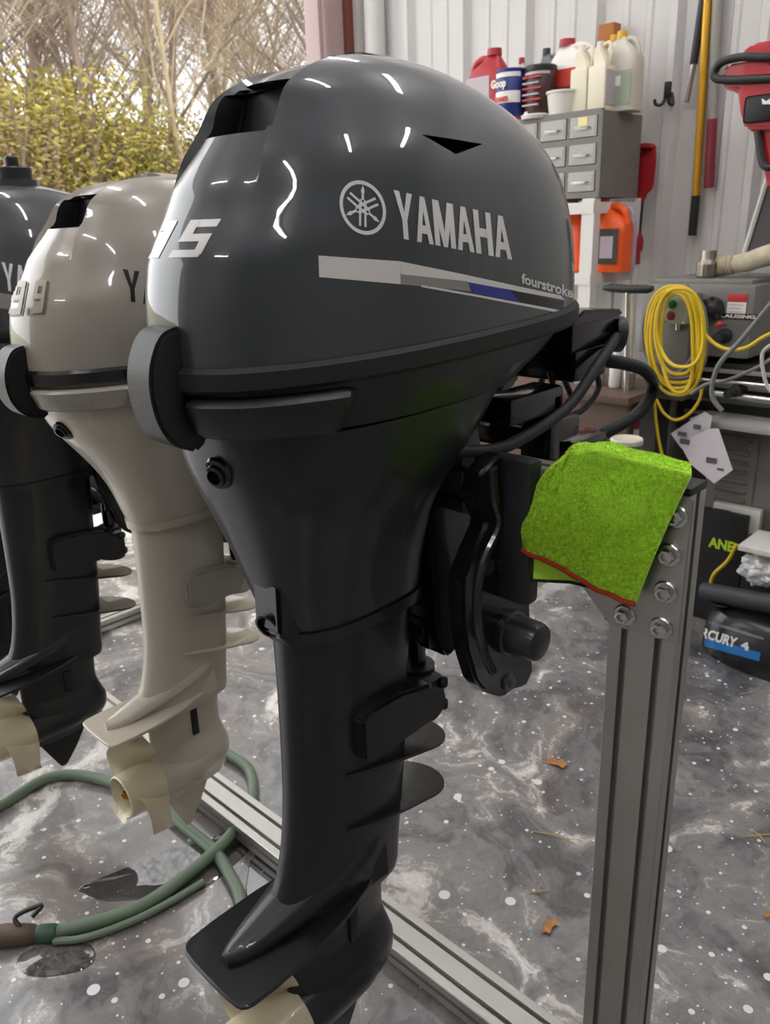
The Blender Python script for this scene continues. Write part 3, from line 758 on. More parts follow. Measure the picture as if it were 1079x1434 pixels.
# ---- 3. slim dark motor with fuel cap
W3 = Wmk(-1.56, .92, 1.075, .388, .84, .80, .80)
m3 = thing('outboard_motor', 'dark grey outboard motor with black filler cap on top, cut off by the left edge', 'outboard motor', (-1.5, .55, .08))
cowl3, _ = outboard(W3, m3, GREY, GREYLEG, kind='small', vent=False)
bv = bvh_of(cowl3)
d = Decal(bv); d.word('YAMAHA', ((2, 367), (110, 385), (110, 428), (6, 406)), {'M': 1.25}, .1); d.build('brand_lettering', DECALW, m3)
d = Decal(bv); d.poly([(-10, 408), (80, 425), (80, 442), (-10, 430)], 10, 3); d.build('side_stripe', DECALG, m3)
q = W3(Vector((0, .64, 1.380))); fc = MB(); fc.lathe((q.x, q.y, q.z-.004), (0, 0, 1), [(.040, 0), (.038, .012), (.032, .014), (.032, .032), (.030, .034), (.012, .035), (.012, .05), (.009, .053)], n=30)
fc.build('filler_cap', BLACK, m3)
# ---- 4. fourth motor, mostly out of frame
W4 = Wmk(-1.93, .72, 1.06, .42, .85, .9, .72)
m4 = thing('outboard_motor', 'dark outboard motor farthest in the row, only its clamp side showing at the left edge', 'outboard motor', (-1.93, .55, .12))
outboard(W4, m4, GREY, GREYLEG, kind='small', vent=False)
rw = onx(665, 690, -.60); MB().lathe((XM+.060, rw.y, rw.z), (1, 0, 0), [(.007, 0), (.0125, 0), (.0125, .008), (.007, .008), (.007, 0)], n=24, caps=False).build('pivot_washer', mat('dull_washer', '9b9c9b', .4, .3), m15)
rw = onx(673, 748, -.60); MB().box((XM+.064, rw.y, rw.z), (.006, .006, .034), bev=.002).build('grease_slot', mat('dull_washer', '9b9c9b', .4, .3), m15)
# ---- controls and cables of the big motor
def pth(L, n=8): return cr_spline([onx(a, b_, x) for a, b_, x in L], n)
fit = MB(); a = onx(815, 470, -.585); b_ = onx(862, 468, -.585); fit.bx((a.x-.05, a.y-.03, a.z-.022), (a.x+.004, b_.y, a.z+.018), bev=.005)
fit.prism([(a.y-.05, a.z+.018), (b_.y, a.z+.018), (b_.y, a.z+.028), (a.y-.01, a.z+.036)], -.64, -.575, 'x', bev=.003)
fit.build('control_box', GLOSSBLK, m15)
r0 = onx(866, 468, -.58); MB().lathe(r0-Vector((.01, .0, 0)), (.6, .75, -.1), [(.024, 0), (.026, .004), (.026, .014), (.018, .017), (.012, .017)], n=28).build('grommet', BLACK, m15)
MB().tube(pth([(612, 630, -.575), (640, 632, -.565), (700, 628, -.56), (752, 602, -.56), (800, 565, -.56), (838, 510, -.56), (864, 472, -.575)]), .0078, n=12).build('control_cable', RUBBER, m15)
g0 = onx(612, 629, -.575); MB().lathe(g0-Vector((.01, 0, 0)), (1, 0, .0), [(.013, 0), (.013, .008), (.009, .016)], n=18).build('cable_grommet', RUBBER, m15)
cpts = pth([(800, 505, -.62), (830, 505, -.61), (870, 508, -.60), (905, 520, -.60), (915, 545, -.60), (895, 578, -.60), (850, 605, -.60), (800, 628, -.61), (765, 660, -.62)], 50)
MB().tube(cpts, .0085, n=12, rad=lambda t: .0090+.0016*math.sin(t*(len(cpts)-1)*2*math.pi/5)).build('corrugated_hose', RUBBER, m15)
for L in ([(770, 520, -.62), (775, 545, -.62), (768, 580, -.62)], [(790, 530, -.62), (800, 560, -.63), (785, 590, -.62)], [(835, 520, -.60), (838, 545, -.6), (815, 575, -.6), (780, 585, -.6)], [(760, 530, -.61), (754, 560, -.61), (760, 590, -.61)]):
    MB().tube(pth(L), .0045, n=8).build('cable', RUBBER, m15)
MB().bx((XM+.10, .738, .785), (XM+.182, .7635, .966), bev=.006).build('transom_pad', BLACK, m15)
fr = MB(); p = onx(790, 500, -.64); fr.box((p.x, p.y-.02, p.z), (.12, .09, .05), bev=.012); p2 = onx(745, 590, -.63); fr.box((p2.x-.02, p2.y, p2.z-.01), (.13, .12, .035), bev=.010)
p3 = onx(800, 600, -.64); fr.box((p3.x, p3.y-.02, p3.z-.015), (.10, .10, .03), bev=.01); fr.build('steering_bracket', GLOSSBLK, m15)
c4 = onx(715, 565, -.60); cc = MB(); cc.tube([c4, c4+Vector((.0, .025, .004)), c4+Vector((0, .05, -.002))], .006, n=10); cc.build('link_rod', CHROME, m15)
# ================================================================ aluminium stand
PYF = .764
def tslot(mb, a, L, axis, w, h, wdir, hdir, ns=2):
    """T-slot profile: origin a is the profile centre at one end"""
    def side(n, wd):  # slot centres along a face of width wd
        return [(-wd/2+wd/(2*n)*(2*i+1)) for i in range(n)]
    o, dp, r = .0042, .009, .0015; P = []
    def face(p, q, cs):  # from p to q in 2D, slots to the left(inward)
        p = Vector(p); q = Vector(q); d_ = (q-p).normalized(); inn = Vector((-d_.y, d_.x)); mid = (p+q)/2
        out = [p+d_*r]
        for c in cs:
            m_ = mid+d_*c; out += [m_-d_*o, m_-d_*o+inn*.002, m_-d_*(o+.003)+inn*.003, m_-d_*(o+.003)+inn*dp, m_+d_*(o+.003)+inn*dp, m_+d_*(o+.003)+inn*.003, m_+d_*o+inn*.002, m_+d_*o]
        return out+[q-d_*r]
    P += face((-w/2, -h/2), (w/2, -h/2), side(ns, w)); P += face((w/2, -h/2), (w/2, h/2), [0]); P += face((w/2, h/2), (-w/2, h/2), side(ns, w)); P += face((-w/2, h/2), (-w/2, -h/2), [0])
    a = Vector(a); ax = Vector(axis); U = Vector(wdir); V = Vector(hdir)
    A = [a+U*p.x+V*p.y for p in P]; B_ = [p+ax*L for p in A]; n = len(A)
    mb.add(A+B_, [(i, (i+1) % n, n+(i+1) % n, n+i) for i in range(n)]+[tuple(range(n)), tuple(range(n, 2*n))])
stand = thing('motor_stand', 'silver slotted aluminium stand that carries the row of outboard motors', 'stand', (-1.2, .785, 0))
def prof(name, *a, **k):
    m_ = MB(); tslot(m_, *a, **k); return m_.build(name, ALU, stand, smooth=False)
X0, X1 = -.396, -.316
prof('post', ((X0+X1)/2, PYF+.02, .047), .908, (0, 0, 1), .08, .04, (1, 0, 0), (0, 1, 0))
prof('post', (-2.34, PYF+.02, .047), .908, (0, 0, 1), .08, .04, (1, 0, 0), (0, 1, 0))
prof('top_beam', (-2.30, PYF+.02, .912), 2.30+X0, (1, 0, 0), .08, .04, (0, 0, 1), (0, -1, 0))
prof('base_rail', (-2.5, .785, .027), 2.5-.22, (1, 0, 0), .08, .04, (0, 1, 0), (0, 0, 1))
for x in (-.27, -2.45):
    for y in (.76, .81): MB().cyl((x, y, 0), (x, y, .0075), .018, n=20).build('foot_pad', BLACK, stand)
prof('foot', (-2.34, .30, .027), .44, (0, 1, 0), .04, .04, (1, 0, 0), (0, 0, -1), ns=1)
prof('foot', (-2.34, .826, .027), .44, (0, 1, 0), .04, .04, (1, 0, 0), (0, 0, -1), ns=1)
gp = [ony(*q, PYF-.006) for q in ((972, 700), (950, 903), (854, 875), (808, 812))]
poly = [(p.x, p.z) for p in gp]+[(-.50, gp[3].z+.005), (-.50, gp[0].z)]
mb = MB(); mb.prism(poly, PYF-.006, PYF, 'y', bev=.001); gus = mb.build('gusset_plate', ALUPL, stand)
mb = MB(); mb.prism([(-2.30, .95), (-2.37, .95), (-2.37, .78), (-2.31, .78), (-2.22, .86), (-2.18, .95)], PYF-.006, PYF, 'y', bev=.001); mb.build('gusset_plate', ALUPL, stand)
for q in ((948, 723), (938, 777), (933, 829), (927, 879), (876, 861)):
    p = ony(*q, PYF-.006); b_ = MB(); c = (p.x, p.y, p.z)
    b_.lathe(c, (0, -1, 0), [(.0125, 0), (.0130, .002), (.0115, .0035), (.0115, .0036)], n=26)
    b_.lathe((p.x, p.y-.0035, p.z), (0, -1, 0), [(.0088, 0), (.0088, .006), (.0078, .0075), (.005, .0078), (.0045, .004)], n=6)
    b_.build('flange_bolt', CHROME, stand)
mb = MB(); mb.bx((X0+.001, PYF+.0005, .955), (X1, PYF+.041, .9635), bev=.002); mb.build('end_cap', BLACK, stand)
# ================================================================ microfibre towel over the end of the beam
TG = mat('towel_green', 'b6e83e', .95, bump=.5, bscale=420, vary=.12, vscale=45, sheen=.3)
TR = mat('towel_hem_red', 'a8321c', .9, bump=.5, bscale=500); TK = mat('towel_hem_dark', '1d2a12', .9)
tw = thing('microfibre_towel', 'bright green microfibre towel with red stitched hem draped over the stand end', 'towel', (-.43, .75, .82))
BL, BR_ = ony(734, 768, .742), ony(892, 844, .742)
top = cr_spline([ony(742, 702, .748), ony(762, 668, .752), ony(792, 646, .756), ony(838, 631, .760), ony(880, 640, .760), ony(925, 652, .760), ony(974, 664, .762)], 8)
def tline(u):
    f = u*(len(top)-1); i = min(int(f), len(top)-2); return top[i].lerp(top[i+1], f-i)
NU, NV = 70, 84; g = []
for j in range(NV+1):
    v = j/NV
    for i in range(NU+1):
        u = i/NU; T = tline(u); Bt = BL.lerp(BR_, u)
        if v < .62:
            t = v/.62; p = Bt.lerp(T, t); p.y = Bt.y*(1-t)+(PYF-.010)*t - .012*math.sin(math.pi*t)*(.4+.6*math.sin(math.pi*u))
            p.z = Bt.z+(T.z-Bt.z)*(t**.97)
        elif v < .78:
            t = (v-.62)/.16; p = T.copy(); p.y = PYF-.010+.055*t; p.z = T.z+.006*math.sin(math.pi*t)-.010*t; p.x -= .028*t*u
        else:
            t = (v-.78)/.22; p = T.copy(); p.y = PYF+.045+.006*t; p.z = T.z-.010-.03*t; p.x -= .028*u
        nz = noise.noise(Vector((u*3.1, v*2.7, 1.3)))*.006+noise.noise(Vector((u*8, v*7, 4)))*.0022
        fold = .010*math.exp(-((u-.36-.25*(v-.62))/.035)**2)*max(0, math.sin(math.pi*min(1, max(0, (v-.38)/.45))))
        p.y -= abs(nz)*.6-nz*.5+ (fold if v < .64 else 0)*-.9; p.z += nz*.5+(fold*.9 if v > .5 else 0)
        g.append(p)
mb = MB(); mb.add(g, [(j*(NU+1)+i, j*(NU+1)+i+1, (j+1)*(NU+1)+i+1, (j+1)*(NU+1)+i) for j in range(NV) for i in range(NU)])
bmesh.ops.recalc_face_normals(mb.bm, faces=mb.bm.faces)
o = mb.build('cloth', TG, tw, recalc=False)
md = o.modifiers.new('s', 'SOLIDIFY'); md.thickness = .0045; md.offset = 0
# loops of the pile
rnd = random.Random(3); pm = MB(); vs, fs = [], []
for _ in range(60000):
    i = rnd.random()*NU; j = rnd.random()*NV*.80; a_ = int(j)*(NU+1)+int(i); p = g[a_].lerp(g[a_+1], i-int(i)); p = p.lerp(g[a_+NU+1].lerp(g[a_+NU+2], i-int(i)), j-int(j))
    n_ = (g[a_+1]-g[a_]).cross(g[a_+NU+1]-g[a_]); 
    if n_.length < 1e-12: continue
    n_.normalize()
    if n_.y > 0 and j < NV*.6: n_ = -n_
    if n_.z < 0 and j >= NV*.6: n_ = -n_
    t_ = n_.orthogonal().normalized(); t_.rotate(Matrix.Rotation(rnd.uniform(0, 6.28), 3, n_)); h = rnd.uniform(.0012, .0030)
    q = p+n_*.0018; k = len(vs); vs += [q-t_*.0007, q+t_*.0007, q+n_*h+t_*rnd.uniform(-.0012, .0012)+Vector((0, 0, -.0006))]; fs.append((k, k+1, k+2))
pm.add(vs, fs); pm.build('pile', mat('towel_pile', 'c8f048', .95, vary=.35, vscale=260), tw, recalc=False, smooth=False, kind='stuff')
hem = [g[i]+Vector((0, -.003, -.001)) for i in range(0, NU+1, 2)]
MB().tube(hem, .0033, n=8).build('hem', TR, tw)
# second layer showing below at the left, dark edged
L2 = [ony(735, 768, .750), ony(737, 812, .750), ony(800, 815, .752), ony(845, 826, .752), ony(800, 790, .750)]
mb = MB(); mb.add(L2+[p+Vector((0, .004, 0)) for p in L2], [(0, 1, 2, 3, 4), (5, 9, 8, 7, 6)]+[(i, (i+1) % 5, 5+(i+1) % 5, 5+i) for i in range(5)]); mb.build('under_fold', TG, tw)
MB().tube([L2[0]+Vector((-.001, 0, 0)), L2[1], L2[2], L2[3]], .0022, n=6).build('dark_hem', TK, tw)
# ================================================================ hose, puddles and litter on the floor
HG = mat('hose_green', '6d7f6a', .45, bump=.2, bscale=200)
def fl(px, py, z=0): return onz(px, py, z)
hp = [fl(70, 1307, .014), fl(140, 1290, .013), (fl(200, 1268, .013)), fl(262, 1225, .014), fl(318, 1175, .022), fl(352, 1125, .018), fl(350, 1080, .013), fl(318, 1055, .013)]
hz = thing('garden_hose', 'green garden hose looping over the floor and under the motors', 'hose', (hp[0].x, hp[0].y, 0))
MB().tube(cr_spline(hp, 10), .0125, n=14).build('hose', HG, hz)
h2 = [fl(318, 1055, .013), fl(250, 1070, .013), fl(190, 1100, .013)]
h3 = [fl(-60, 1160, .013), fl(0, 1128, .013), fl(60, 1092, .013), fl(105, 1085, .013), fl(160, 1097, .013), fl(215, 1122, .013), fl(262, 1160, .013), fl(300, 1192, .013), fl(322, 1225, .013), fl(338, 1262, .013), fl(345, 1330, .013)]
MB().tube(cr_spline(h3, 10), .0125, n=14).build('hose', HG, hz)
h4 = [fl(75, 1318, .009), fl(120, 1313, .010), fl(185, 1290, .011), fl(240, 1262, .010), fl(285, 1235, .009)]
MB().tube(cr_spline(h4, 10), .007, n=10).build('thin_hose', HG, hz)
A = hp[0]; Bn = fl(-25, 1312, .02); dv = (Bn-A).normalized()
MB().lathe(A-dv*.012, dv, [(.0155, 0), (.017, .006), (.017, .03), (.015, .035)], n=18).build('coupling', mat('coupling_green', '31523f', .5), hz)
nb = MB(); nb.lathe(A+dv*.022, dv, [(.014, 0), (.018, .008), (.020, .03), (.021, .06), (.017, .09), (.012, .12)], n=18)
nb.build('nozzle', mat('nozzle_brown', '5b4a3d', .55, vary=.2, vscale=30), hz)
lv = [A+dv*.05+Vector((0, 0, .016)), A+dv*.075+Vector((.0, .02, .030)), A+dv*.06+Vector((.01, .05, .040)), fl(45, 1284, .045)]
MB().tube(cr_spline(lv, 6), .0045, n=8).build('nozzle_lever', mat('lever_black', '2a2b2a', .4), hz)
WAT2 = floor_mat(True)
def puddle(name, pts, lab):
    P = cr_spline([fl(*p, .0012) for p in pts+[pts[0]]], 6)[:-1]; c = sum(P, Vector())/len(P); mb = MB(); n = len(P)
    R1 = [p.copy() for p in P]; R2 = [p.lerp(c, .05)+Vector((0, 0, .0012)) for p in P]; R3 = [p.lerp(c, .5)+Vector((0, 0, .0014)) for p in P]
    for r in R1: r.z = .0002
    mb.rings([R1, R2, R3], True); o = mb.build(name, WAT2, None); tag(o, lab, 'puddle'); o['kind'] = 'stuff'; return o
puddle('water_puddle', [(22, 1350), (30, 1335), (55, 1325), (90, 1318), (125, 1322), (134, 1340), (120, 1356), (92, 1364), (60, 1368), (35, 1364)], 'small dark water puddle under the hose nozzle')
puddle('water_puddle', [(215, 1200), (235, 1190), (275, 1180), (320, 1165), (352, 1180), (340, 1200), (300, 1235), (270, 1250), (230, 1255), (150, 1262), (110, 1245), (150, 1225)], 'larger shallow water puddle along the green hose')
puddle('water_puddle', [(350, 1205), (372, 1185), (398, 1200), (400, 1250), (370, 1270), (345, 1255)], 'shallow water puddle beside the base rail')
LF = mat('oak_leaf', 'b07a45', .7, vary=.25, vscale=60)
def leaf(px, py, s, rot, lab):
    c = fl(px, py, .004); rnd = random.Random(px); pts = []; n = 40
    for i in range(n):
        a = 2*math.pi*i/n; r = s*(.36+.64*abs(math.cos(a))**.8)*(1+.42*math.sin(a*7+rnd.random()*.4)*(.6 if abs(math.cos(a)) < .95 else .2)); r = max(r*.62, s*.16)
        x, y = r*math.cos(a), r*math.sin(a)*.8; pts.append(Vector((c.x+x*math.cos(rot)-y*math.sin(rot), c.y+x*math.sin(rot)+y*math.cos(rot), c.z+.10*abs(y)+rnd.uniform(0, .002))))
    mb = MB(); k = len(pts); low = [p-Vector((0, 0, .0006)) for p in pts]; cc = c+Vector((0, 0, .001))
    mb.add(pts+[cc]+low+[cc-Vector((0, 0, .0006))], [(i, (i+1) % k, k) for i in range(k)]+[(k+1+(i+1) % k, k+1+i, 2*k+1) for i in range(k)]+[(i, k+1+i, k+1+(i+1) % k, (i+1) % k) for i in range(k)])
    d = Vector((math.cos(rot), math.sin(rot), 0)); mb.tube([c-d*s*.6, c-d*s*.95+Vector((0, 0, .002))], .0009, n=5)
    tag(mb.build('dry_leaf', LF, None), lab, 'leaf')
leaf(780, 1068, .040, .3, 'brown dry oak leaf on the floor, between the big motor and the post, farther one')
leaf(770, 1296, .030, 1.6, 'brown dry oak leaf on the floor just left of the lower post')
leaf(1077, 1280, .018, 1.2, 'tan leaf scrap on the floor at the right picture edge')
STR = mat('pine_straw', 'b9a256', .8)
for k, (a, b_) in enumerate((((1040, 1172), (1079, 1168)), ((1050, 1160), (1072, 1180)), ((748, 1164), (800, 1176)), ((1035, 972), (1062, 968)), ((742, 1250), (768, 1247)))):
    p, q = fl(*a, .002), fl(*b_, .004); lab = ('pine needle straw lying flat near the right edge', 'pine needle straw crossing another near the right edge', 'pine straw on the floor below the farther oak leaf', 'thin straw on the floor below the black engine cover', 'pale straw piece above the nearer oak leaf')[k]
    tag(MB().tube([p, p.lerp(q, .5)+Vector((.004, .002, .002)), q], .0012, n=5).build('straw', STR, None), lab, 'straw')
# dark cable-like stain strip is floor wear; thin hose reaching behind the post
# ================================================================ drawer cabinet and white shelf unit
CAB = mat('cabinet_grey', '726e69', .45, .1, vary=.04); CABF = mat('drawer_face', 'a3a09a', .4, .15)
SHW = mat('shelf_white', 'd9d6cf', .5)
CY, CX1 = 2.5, -1.432; CZ0, CZ1 = 1.300, 1.557; CW = .47
cab = thing('drawer_cabinet', 'grey steel small-parts cabinet with rows of drawers, on the white shelf unit', 'cabinet', (CX1-CW/2, CY+.12, CZ0))
mb = MB(); t = .006
mb.bx((CX1-t, CY, CZ0), (CX1, CY+.26, CZ1)); mb.bx((CX1-CW, CY, CZ0), (CX1-CW+t, CY+.26, CZ1)); mb.bx((CX1-CW+t, CY, CZ1-t), (CX1-t, CY+.26, CZ1)); mb.bx((CX1-CW+t, CY, CZ0), (CX1-t, CY+.26, CZ0+t)); mb.bx((CX1-CW+t, CY+.254, CZ0+t), (CX1-t, CY+.26, CZ1-t))
rows, cols = 3, 4; fw = .019; cw = (CW-fw)/cols; rh = (CZ1-CZ0-.012)/rows
for r in range(rows+1): z = CZ0+r*rh; mb.bx((CX1-CW+t, CY-.001, z), (CX1-t, CY+.02, z+.018))
for c in range(cols+1): x = CX1-CW+c*cw; mb.bx((x+.004, CY-.0005, CZ0+.004), (x+fw-.006, CY+.02, CZ1-.002))
mb.build('body', CAB, cab, smooth=False)
for r in range(rows):
    for c in range(cols):
        x0 = CX1-CW+c*cw+fw-.003; x1 = x0+cw-fw+.004; z0 = CZ0+r*rh+.020; z1 = z0+rh-.021
        dd = MB(); dd.bx((x0, CY-.004, z0), (x1, CY+.20, z1), bev=.001); dd.bx((x0+.006, CY-.0055, z0+.006), (x1-.006, CY-.004, z1-.006)); dr = dd.build('drawer', CABF, cab, smooth=False)
        xm = (x0+x1)/2; zm = (z0+z1)/2; hh = MB(); hh.tube([(xm-.026, CY-.005, zm-.002), (xm-.024, CY-.018, zm-.004), (xm+.024, CY-.018, zm-.004), (xm+.026, CY-.005, zm-.002)], .003, n=8); hh.bx((xm-.024, CY-.020, zm-.008), (xm+.024, CY-.016, zm-.001), bev=.001)
        hh.build('handle', CHROME, dr)
        if r == 2 and c == 3: MB().bx((xm-.017, CY-.0075, z1-.028), (xm+.017, CY-.0058, z1-.002)).build('paper_label', mat('label_yellow', 'e8dfa0', .7), dr)
su = thing('shelf_unit', 'white slotted-angle shelf unit carrying the grey drawer cabinet', 'shelf', (-1.7, 2.66, 0))
SX0, SX1, SY0, SY1 = -2.25, ony(832, 330, 2.49).x, 2.485, 2.80
def angle_post(x, y, sx, sy):
    m_ = MB(); m_.bx((x, y, 0), (x+sx*.046, y+sy*.004, 1.298)); m_.bx((x, y+sy*.004, 0), (x+sx*.004, y+sy*.04, 1.298)); m_.build('upright', SHW, su, smooth=False)
angle_post(SX1, SY0, -1, 1); angle_post(SX1, SY1, -1, -1); angle_post(SX0, SY0, 1, 1); angle_post(SX0, SY1, 1, -1)
ZS = [1.284, ony(820, 384, 2.49).z, .60, .28]
for z in ZS:
    m_ = MB(); m_.bx((SX0+.005, SY0+.005, z-.002), (SX1-.005, SY1-.005, z)); m_.bx((SX0+.003, SY0-.002, z-.034), (SX1-.002, SY0, z+.002)); m_.bx((SX1-.003, SY0, z-.034), (SX1+.001, SY1, z+.002)); m_.build('shelf', SHW, su, smooth=False)
# ---- containers
def jug(name, px, pyb, y, w, d_, h, col, cap, lab, grp=None, handle='side', label=None, rz=0, z=None, hw=.35, flip=False):
    p = ony(px, pyb, y); zb = z if z is not None else p.z; t = thing(name, lab, 'bottle' if name != 'jug' else 'jug', (p.x, y, zb), grp)
    M = Matrix.Rotation(rz, 3, 'Z') if not flip else Matrix.Scale(-1, 3, Vector((1, 0, 0))); c = Vector((p.x, y, zb)); body = MB(); rs = []
    for zz, s_ in ((0, .9), (.01, 1), (.55, 1), (.66, .97), (.76, .80), (.85, .50), (.90, .34), (.93, .32)):
        n = 28; r = []
        for k in range(n):
            a = 2*math.pi*k/n; ca, sa = math.cos(a), math.sin(a); x = w/2*s_*abs(ca)**.5*(1 if ca > 0 else -1); yy = d_/2*s_*abs(sa)**.5*(1 if sa > 0 else -1)
            if zz > .7: x -= w*.16*((zz-.7)/.23)
            r.append(c+M @ Vector((x, yy, zz*h)))
        rs.append(r)
    body.rings(rs, True); body.build('body', col, t)
    if handle:
        hb = MB(); hb.tube(cr_spline([c+M @ Vector(q) for q in ((-w*.12, 0, h*.82), (w*.10, 0, h*.90), (w*.34, 0, h*.84), (w*.42, 0, h*.66), (w*.40, 0, h*.52))], 6), w*.075, n=10); hb.build('handle', col, t)
    if cap: cq = c+M @ Vector((-w*.16, 0, h*.92)); MB().cyl(cq, cq+Vector((0, 0, h*.085)), w*.16, w*.15, n=20).build('cap', cap, t)
    if label: 
        lb = MB()
        for (u0, u1, v0, v1, mi) in label[1]: 
            q = [c+M @ Vector((w*(u-.5), -d_/2-.001, h*v)) for u, v in ((u0, v0), (u1, v0), (u1, v1), (u0, v1))]; q2 = [p_+M @ Vector((0, .002, 0)) for p_ in q]; lb.add([p_+M @ Vector((0, -.0006*mi, 0)) for p_ in q]+q2, [(0, 1, 2, 3), (0, 1, 5, 4), (1, 2, 6, 5), (2, 3, 7, 6), (3, 0, 4, 7)], mi)
        lb.build('label', label[0], t, smooth=False)
    return t
def can(name, px, pyb, y, r, h, col, lid, lab, bands=None, bm=None, cat='can', z=None, lidh=.1):
    p = ony(px, pyb, y); zb = z if z is not None else p.z; t = thing(name, lab, cat, (p.x, y, zb)); b_ = MB(); b_.lathe((p.x, y, zb), (0, 0, 1), [(r*.95, 0), (r, .004), (r, h*(1-lidh)), (r*.98, h*(1-lidh)+.002)], n=32); b_.build('body', col, t)
    MB().lathe((p.x, y, zb+h*(1-lidh)), (0, 0, 1), [(r*1.03, 0), (r*1.05, .004), (r*1.05, h*lidh-.003), (r*.98, h*lidh), (r*.9, h*lidh-.002)], n=32).build('lid', lid, t)
    if bands:
        for k, (z0, z1, a0, a1) in enumerate(bands):
            m_ = MB(); A = [Vector((p.x+(r+.0007*(1+(k > 0)))*math.cos(math.radians(a0+(a1-a0)*i/16)), y+(r+.0007*(1+(k > 0)))*math.sin(math.radians(a0+(a1-a0)*i/16)), 0)) for i in range(17)]
            m_.rings([[q+Vector((0, 0, zb+z0*h)) for q in A], [q+Vector((0, 0, zb+z1*h)) for q in A]], False, closed=False); m_.build('label_band', bm[k], t)
    return t, p.x, zb
ZT = CZ1+.0005; RED = mat('plastic_red', 'a5202a', .4); WPL = mat('plastic_white', 'dedad0', .45); CRM = mat('plastic_cream', 'e2dac2', .45); ORG = mat('plastic_orange', 'e8591a', .4); YEL = mat('cap_yellow', 'd9a520', .4)
TRN = mat('plastic_translucent', 'c9c4b4', .4, alpha=.92); NAVY = mat('can_navy', '1f2f72', .35); MAR = mat('can_maroon', '3f2426', .4); DKG = mat('lid_dark', '2a2c2b', .4); LBW = mat('label_white', 'e6e3dc', .6); LBR = mat('label_red', 'c43a2a', .6); LBG = mat('label_green', '9aa78e', .6); LBP = mat('label_grey_print', 'b9aeb2', .6)
can('tub', 636, 160, 2.60, .07, .16, WPL, WPL, 'white round tub at the far left end of the cabinet top', z=ZT)
jug('jug', 684, 165, 2.60, .165, .08, .255, RED, RED, 'red jug with a grey printed label on the cabinet, left of the blue can', label=([LBP, LBW], [(.30, .92, .12, .66, 0)]), z=ZT, flip=True)
jug('jug', 733, 160, 2.72, .07, .05, .235, TRN, RED, 'small clear bottle with red cap behind the blue can', handle=None, z=ZT)
t, cx_, cz_ = can('hand_cleaner_can', 716, 165, 2.53, .052, .165, NAVY, NAVY, 'blue hand cleaner can with white and red lettering on the cabinet', z=ZT, lidh=.07, bands=[(.84, .93, -200, -20), (.36, .58, -200, -20), (.02, .10, -200, -20)], bm=[LBW, LBW, RED])
flat_text('lettering', 'Goop', (cx_-.047, 2.53-.0535, cz_+.100), (.062, 0, 0), (0, 0, .034), LBW, t, bold=.05)
flat_text('lettering', 'CLEANER', (cx_-.044, 2.53-.0550, cz_+.063), (.072, 0, 0), (0, 0, .016), LBR, t, bold=.05)
t, cx_, cz_ = can('hand_cleaner_can', 756, 160, 2.555, .052, .165, MAR, DKG, 'dark maroon printed can with black lid, right of the blue can', z=ZT, lidh=.1, bands=[(.82, .87, -200, -20), (.03, .16, -140, -105)], bm=[LBP, LBW])
for k, zz in enumerate((.125, .108, .092, .074, .058, .042)):
    MB().bx((cx_-.036, 2.555-.0535, cz_+zz), (cx_+.034-.008*(k % 2), 2.555-.046, cz_+zz+.005)).build('text_line', LBP if k % 2 else LBR, t)
can('lid', 750, 166, 2.515, .046, .014, WPL, WPL, 'flat white plastic lid on the cabinet front edge', z=ZT, cat='lid', lidh=.5)
tb = MB(); p = ony(788, 160, 2.545); tb.lathe((p.x, p.y, ZT), (0, 0, 1), [(.043, 0), (.052, .068), (.056, .070), (.056, .076), (.051, .076), (.043, .006)], n=32); tag(tb.build('plastic_bowl', WPL, None), 'white plastic cup-shaped tub in front of the red and white jug', 'tub')
jug('jug', 768, 160, 2.73, .09, .06, .25, mat('plastic_grey', '6b6e6c', .5), DKG, 'grey bottle standing behind the maroon can', z=ZT)
jug('jug', 801, 158, 2.64, .17, .09, .245, WPL, RED, 'white jug with crimson cap and red label on the cabinet', label=([LBR, mat('label_maroon', '5d1f1c', .6), LBW, mat('label_orange', 'd87c2c', .6)], [(.05, .95, .10, .62, 0), (.05, .95, .30, .40, 1), (.1, .55, .12, .2, 3), (.7, .93, .42, .60, 1)]), z=ZT)
def fstyle(px, lab, col=CRM):
    p = ony(px, 153, 2.57); t = thing('bottle', lab, 'bottle', (p.x, 2.57, ZT)); w, d_ = .062, .075
    b_ = MB(); b_.bx((p.x-w/2, 2.57-d_/2, ZT), (p.x+w/2, 2.57+d_/2, ZT+.135), bev=.008)
    b_.prism([(p.x-w/2+.006, ZT+.13), (p.x+w/2-.006, ZT+.13), (p.x+.018, ZT+.155), (p.x-.002, ZT+.190), (p.x-.022, ZT+.190), (p.x-.026, ZT+.17)], 2.57-.02, 2.57+.02, 'y', bev=.004); b_.build('body', col, t)
    MB().tube(cr_spline([(p.x-.01, 2.57, ZT+.188), (p.x+.018, 2.57, ZT+.198), (p.x+.028, 2.57, ZT+.17), (p.x+.022, 2.57, ZT+.14)], 5), .006, n=8).build('handle', col, t)
    MB().cyl((p.x-.012, 2.57, ZT+.187), (p.x-.012, 2.57, ZT+.205), .012, n=16).build('cap', WPL, t)
    return t, p.x
fstyle(817, 'cream flat-sided bottle with side handle, left of its twin on the cabinet')
t, fx = fstyle(842, 'cream flat-sided bottle with printed side panel, right of its twin on the cabinet')
MB().bx((fx+.031, 2.54, ZT+.02), (fx+.0325, 2.60, ZT+.12)).build('label', LBP, t)
jug('jug', 873, 152, 2.64, .105, .09, .235, TRN, YEL, 'translucent jug with green label at the right end of the cabinet', label=([LBG, LBW], [(.08, .92, .08, .50, 0), (.3, .6, .32, .44, 1)]), z=ZT)
jug('jug', 860, 150, 2.71, .08, .06, .245, WPL, YEL, 'bottle with big yellow cap behind the cream bottles', z=ZT, handle=None)
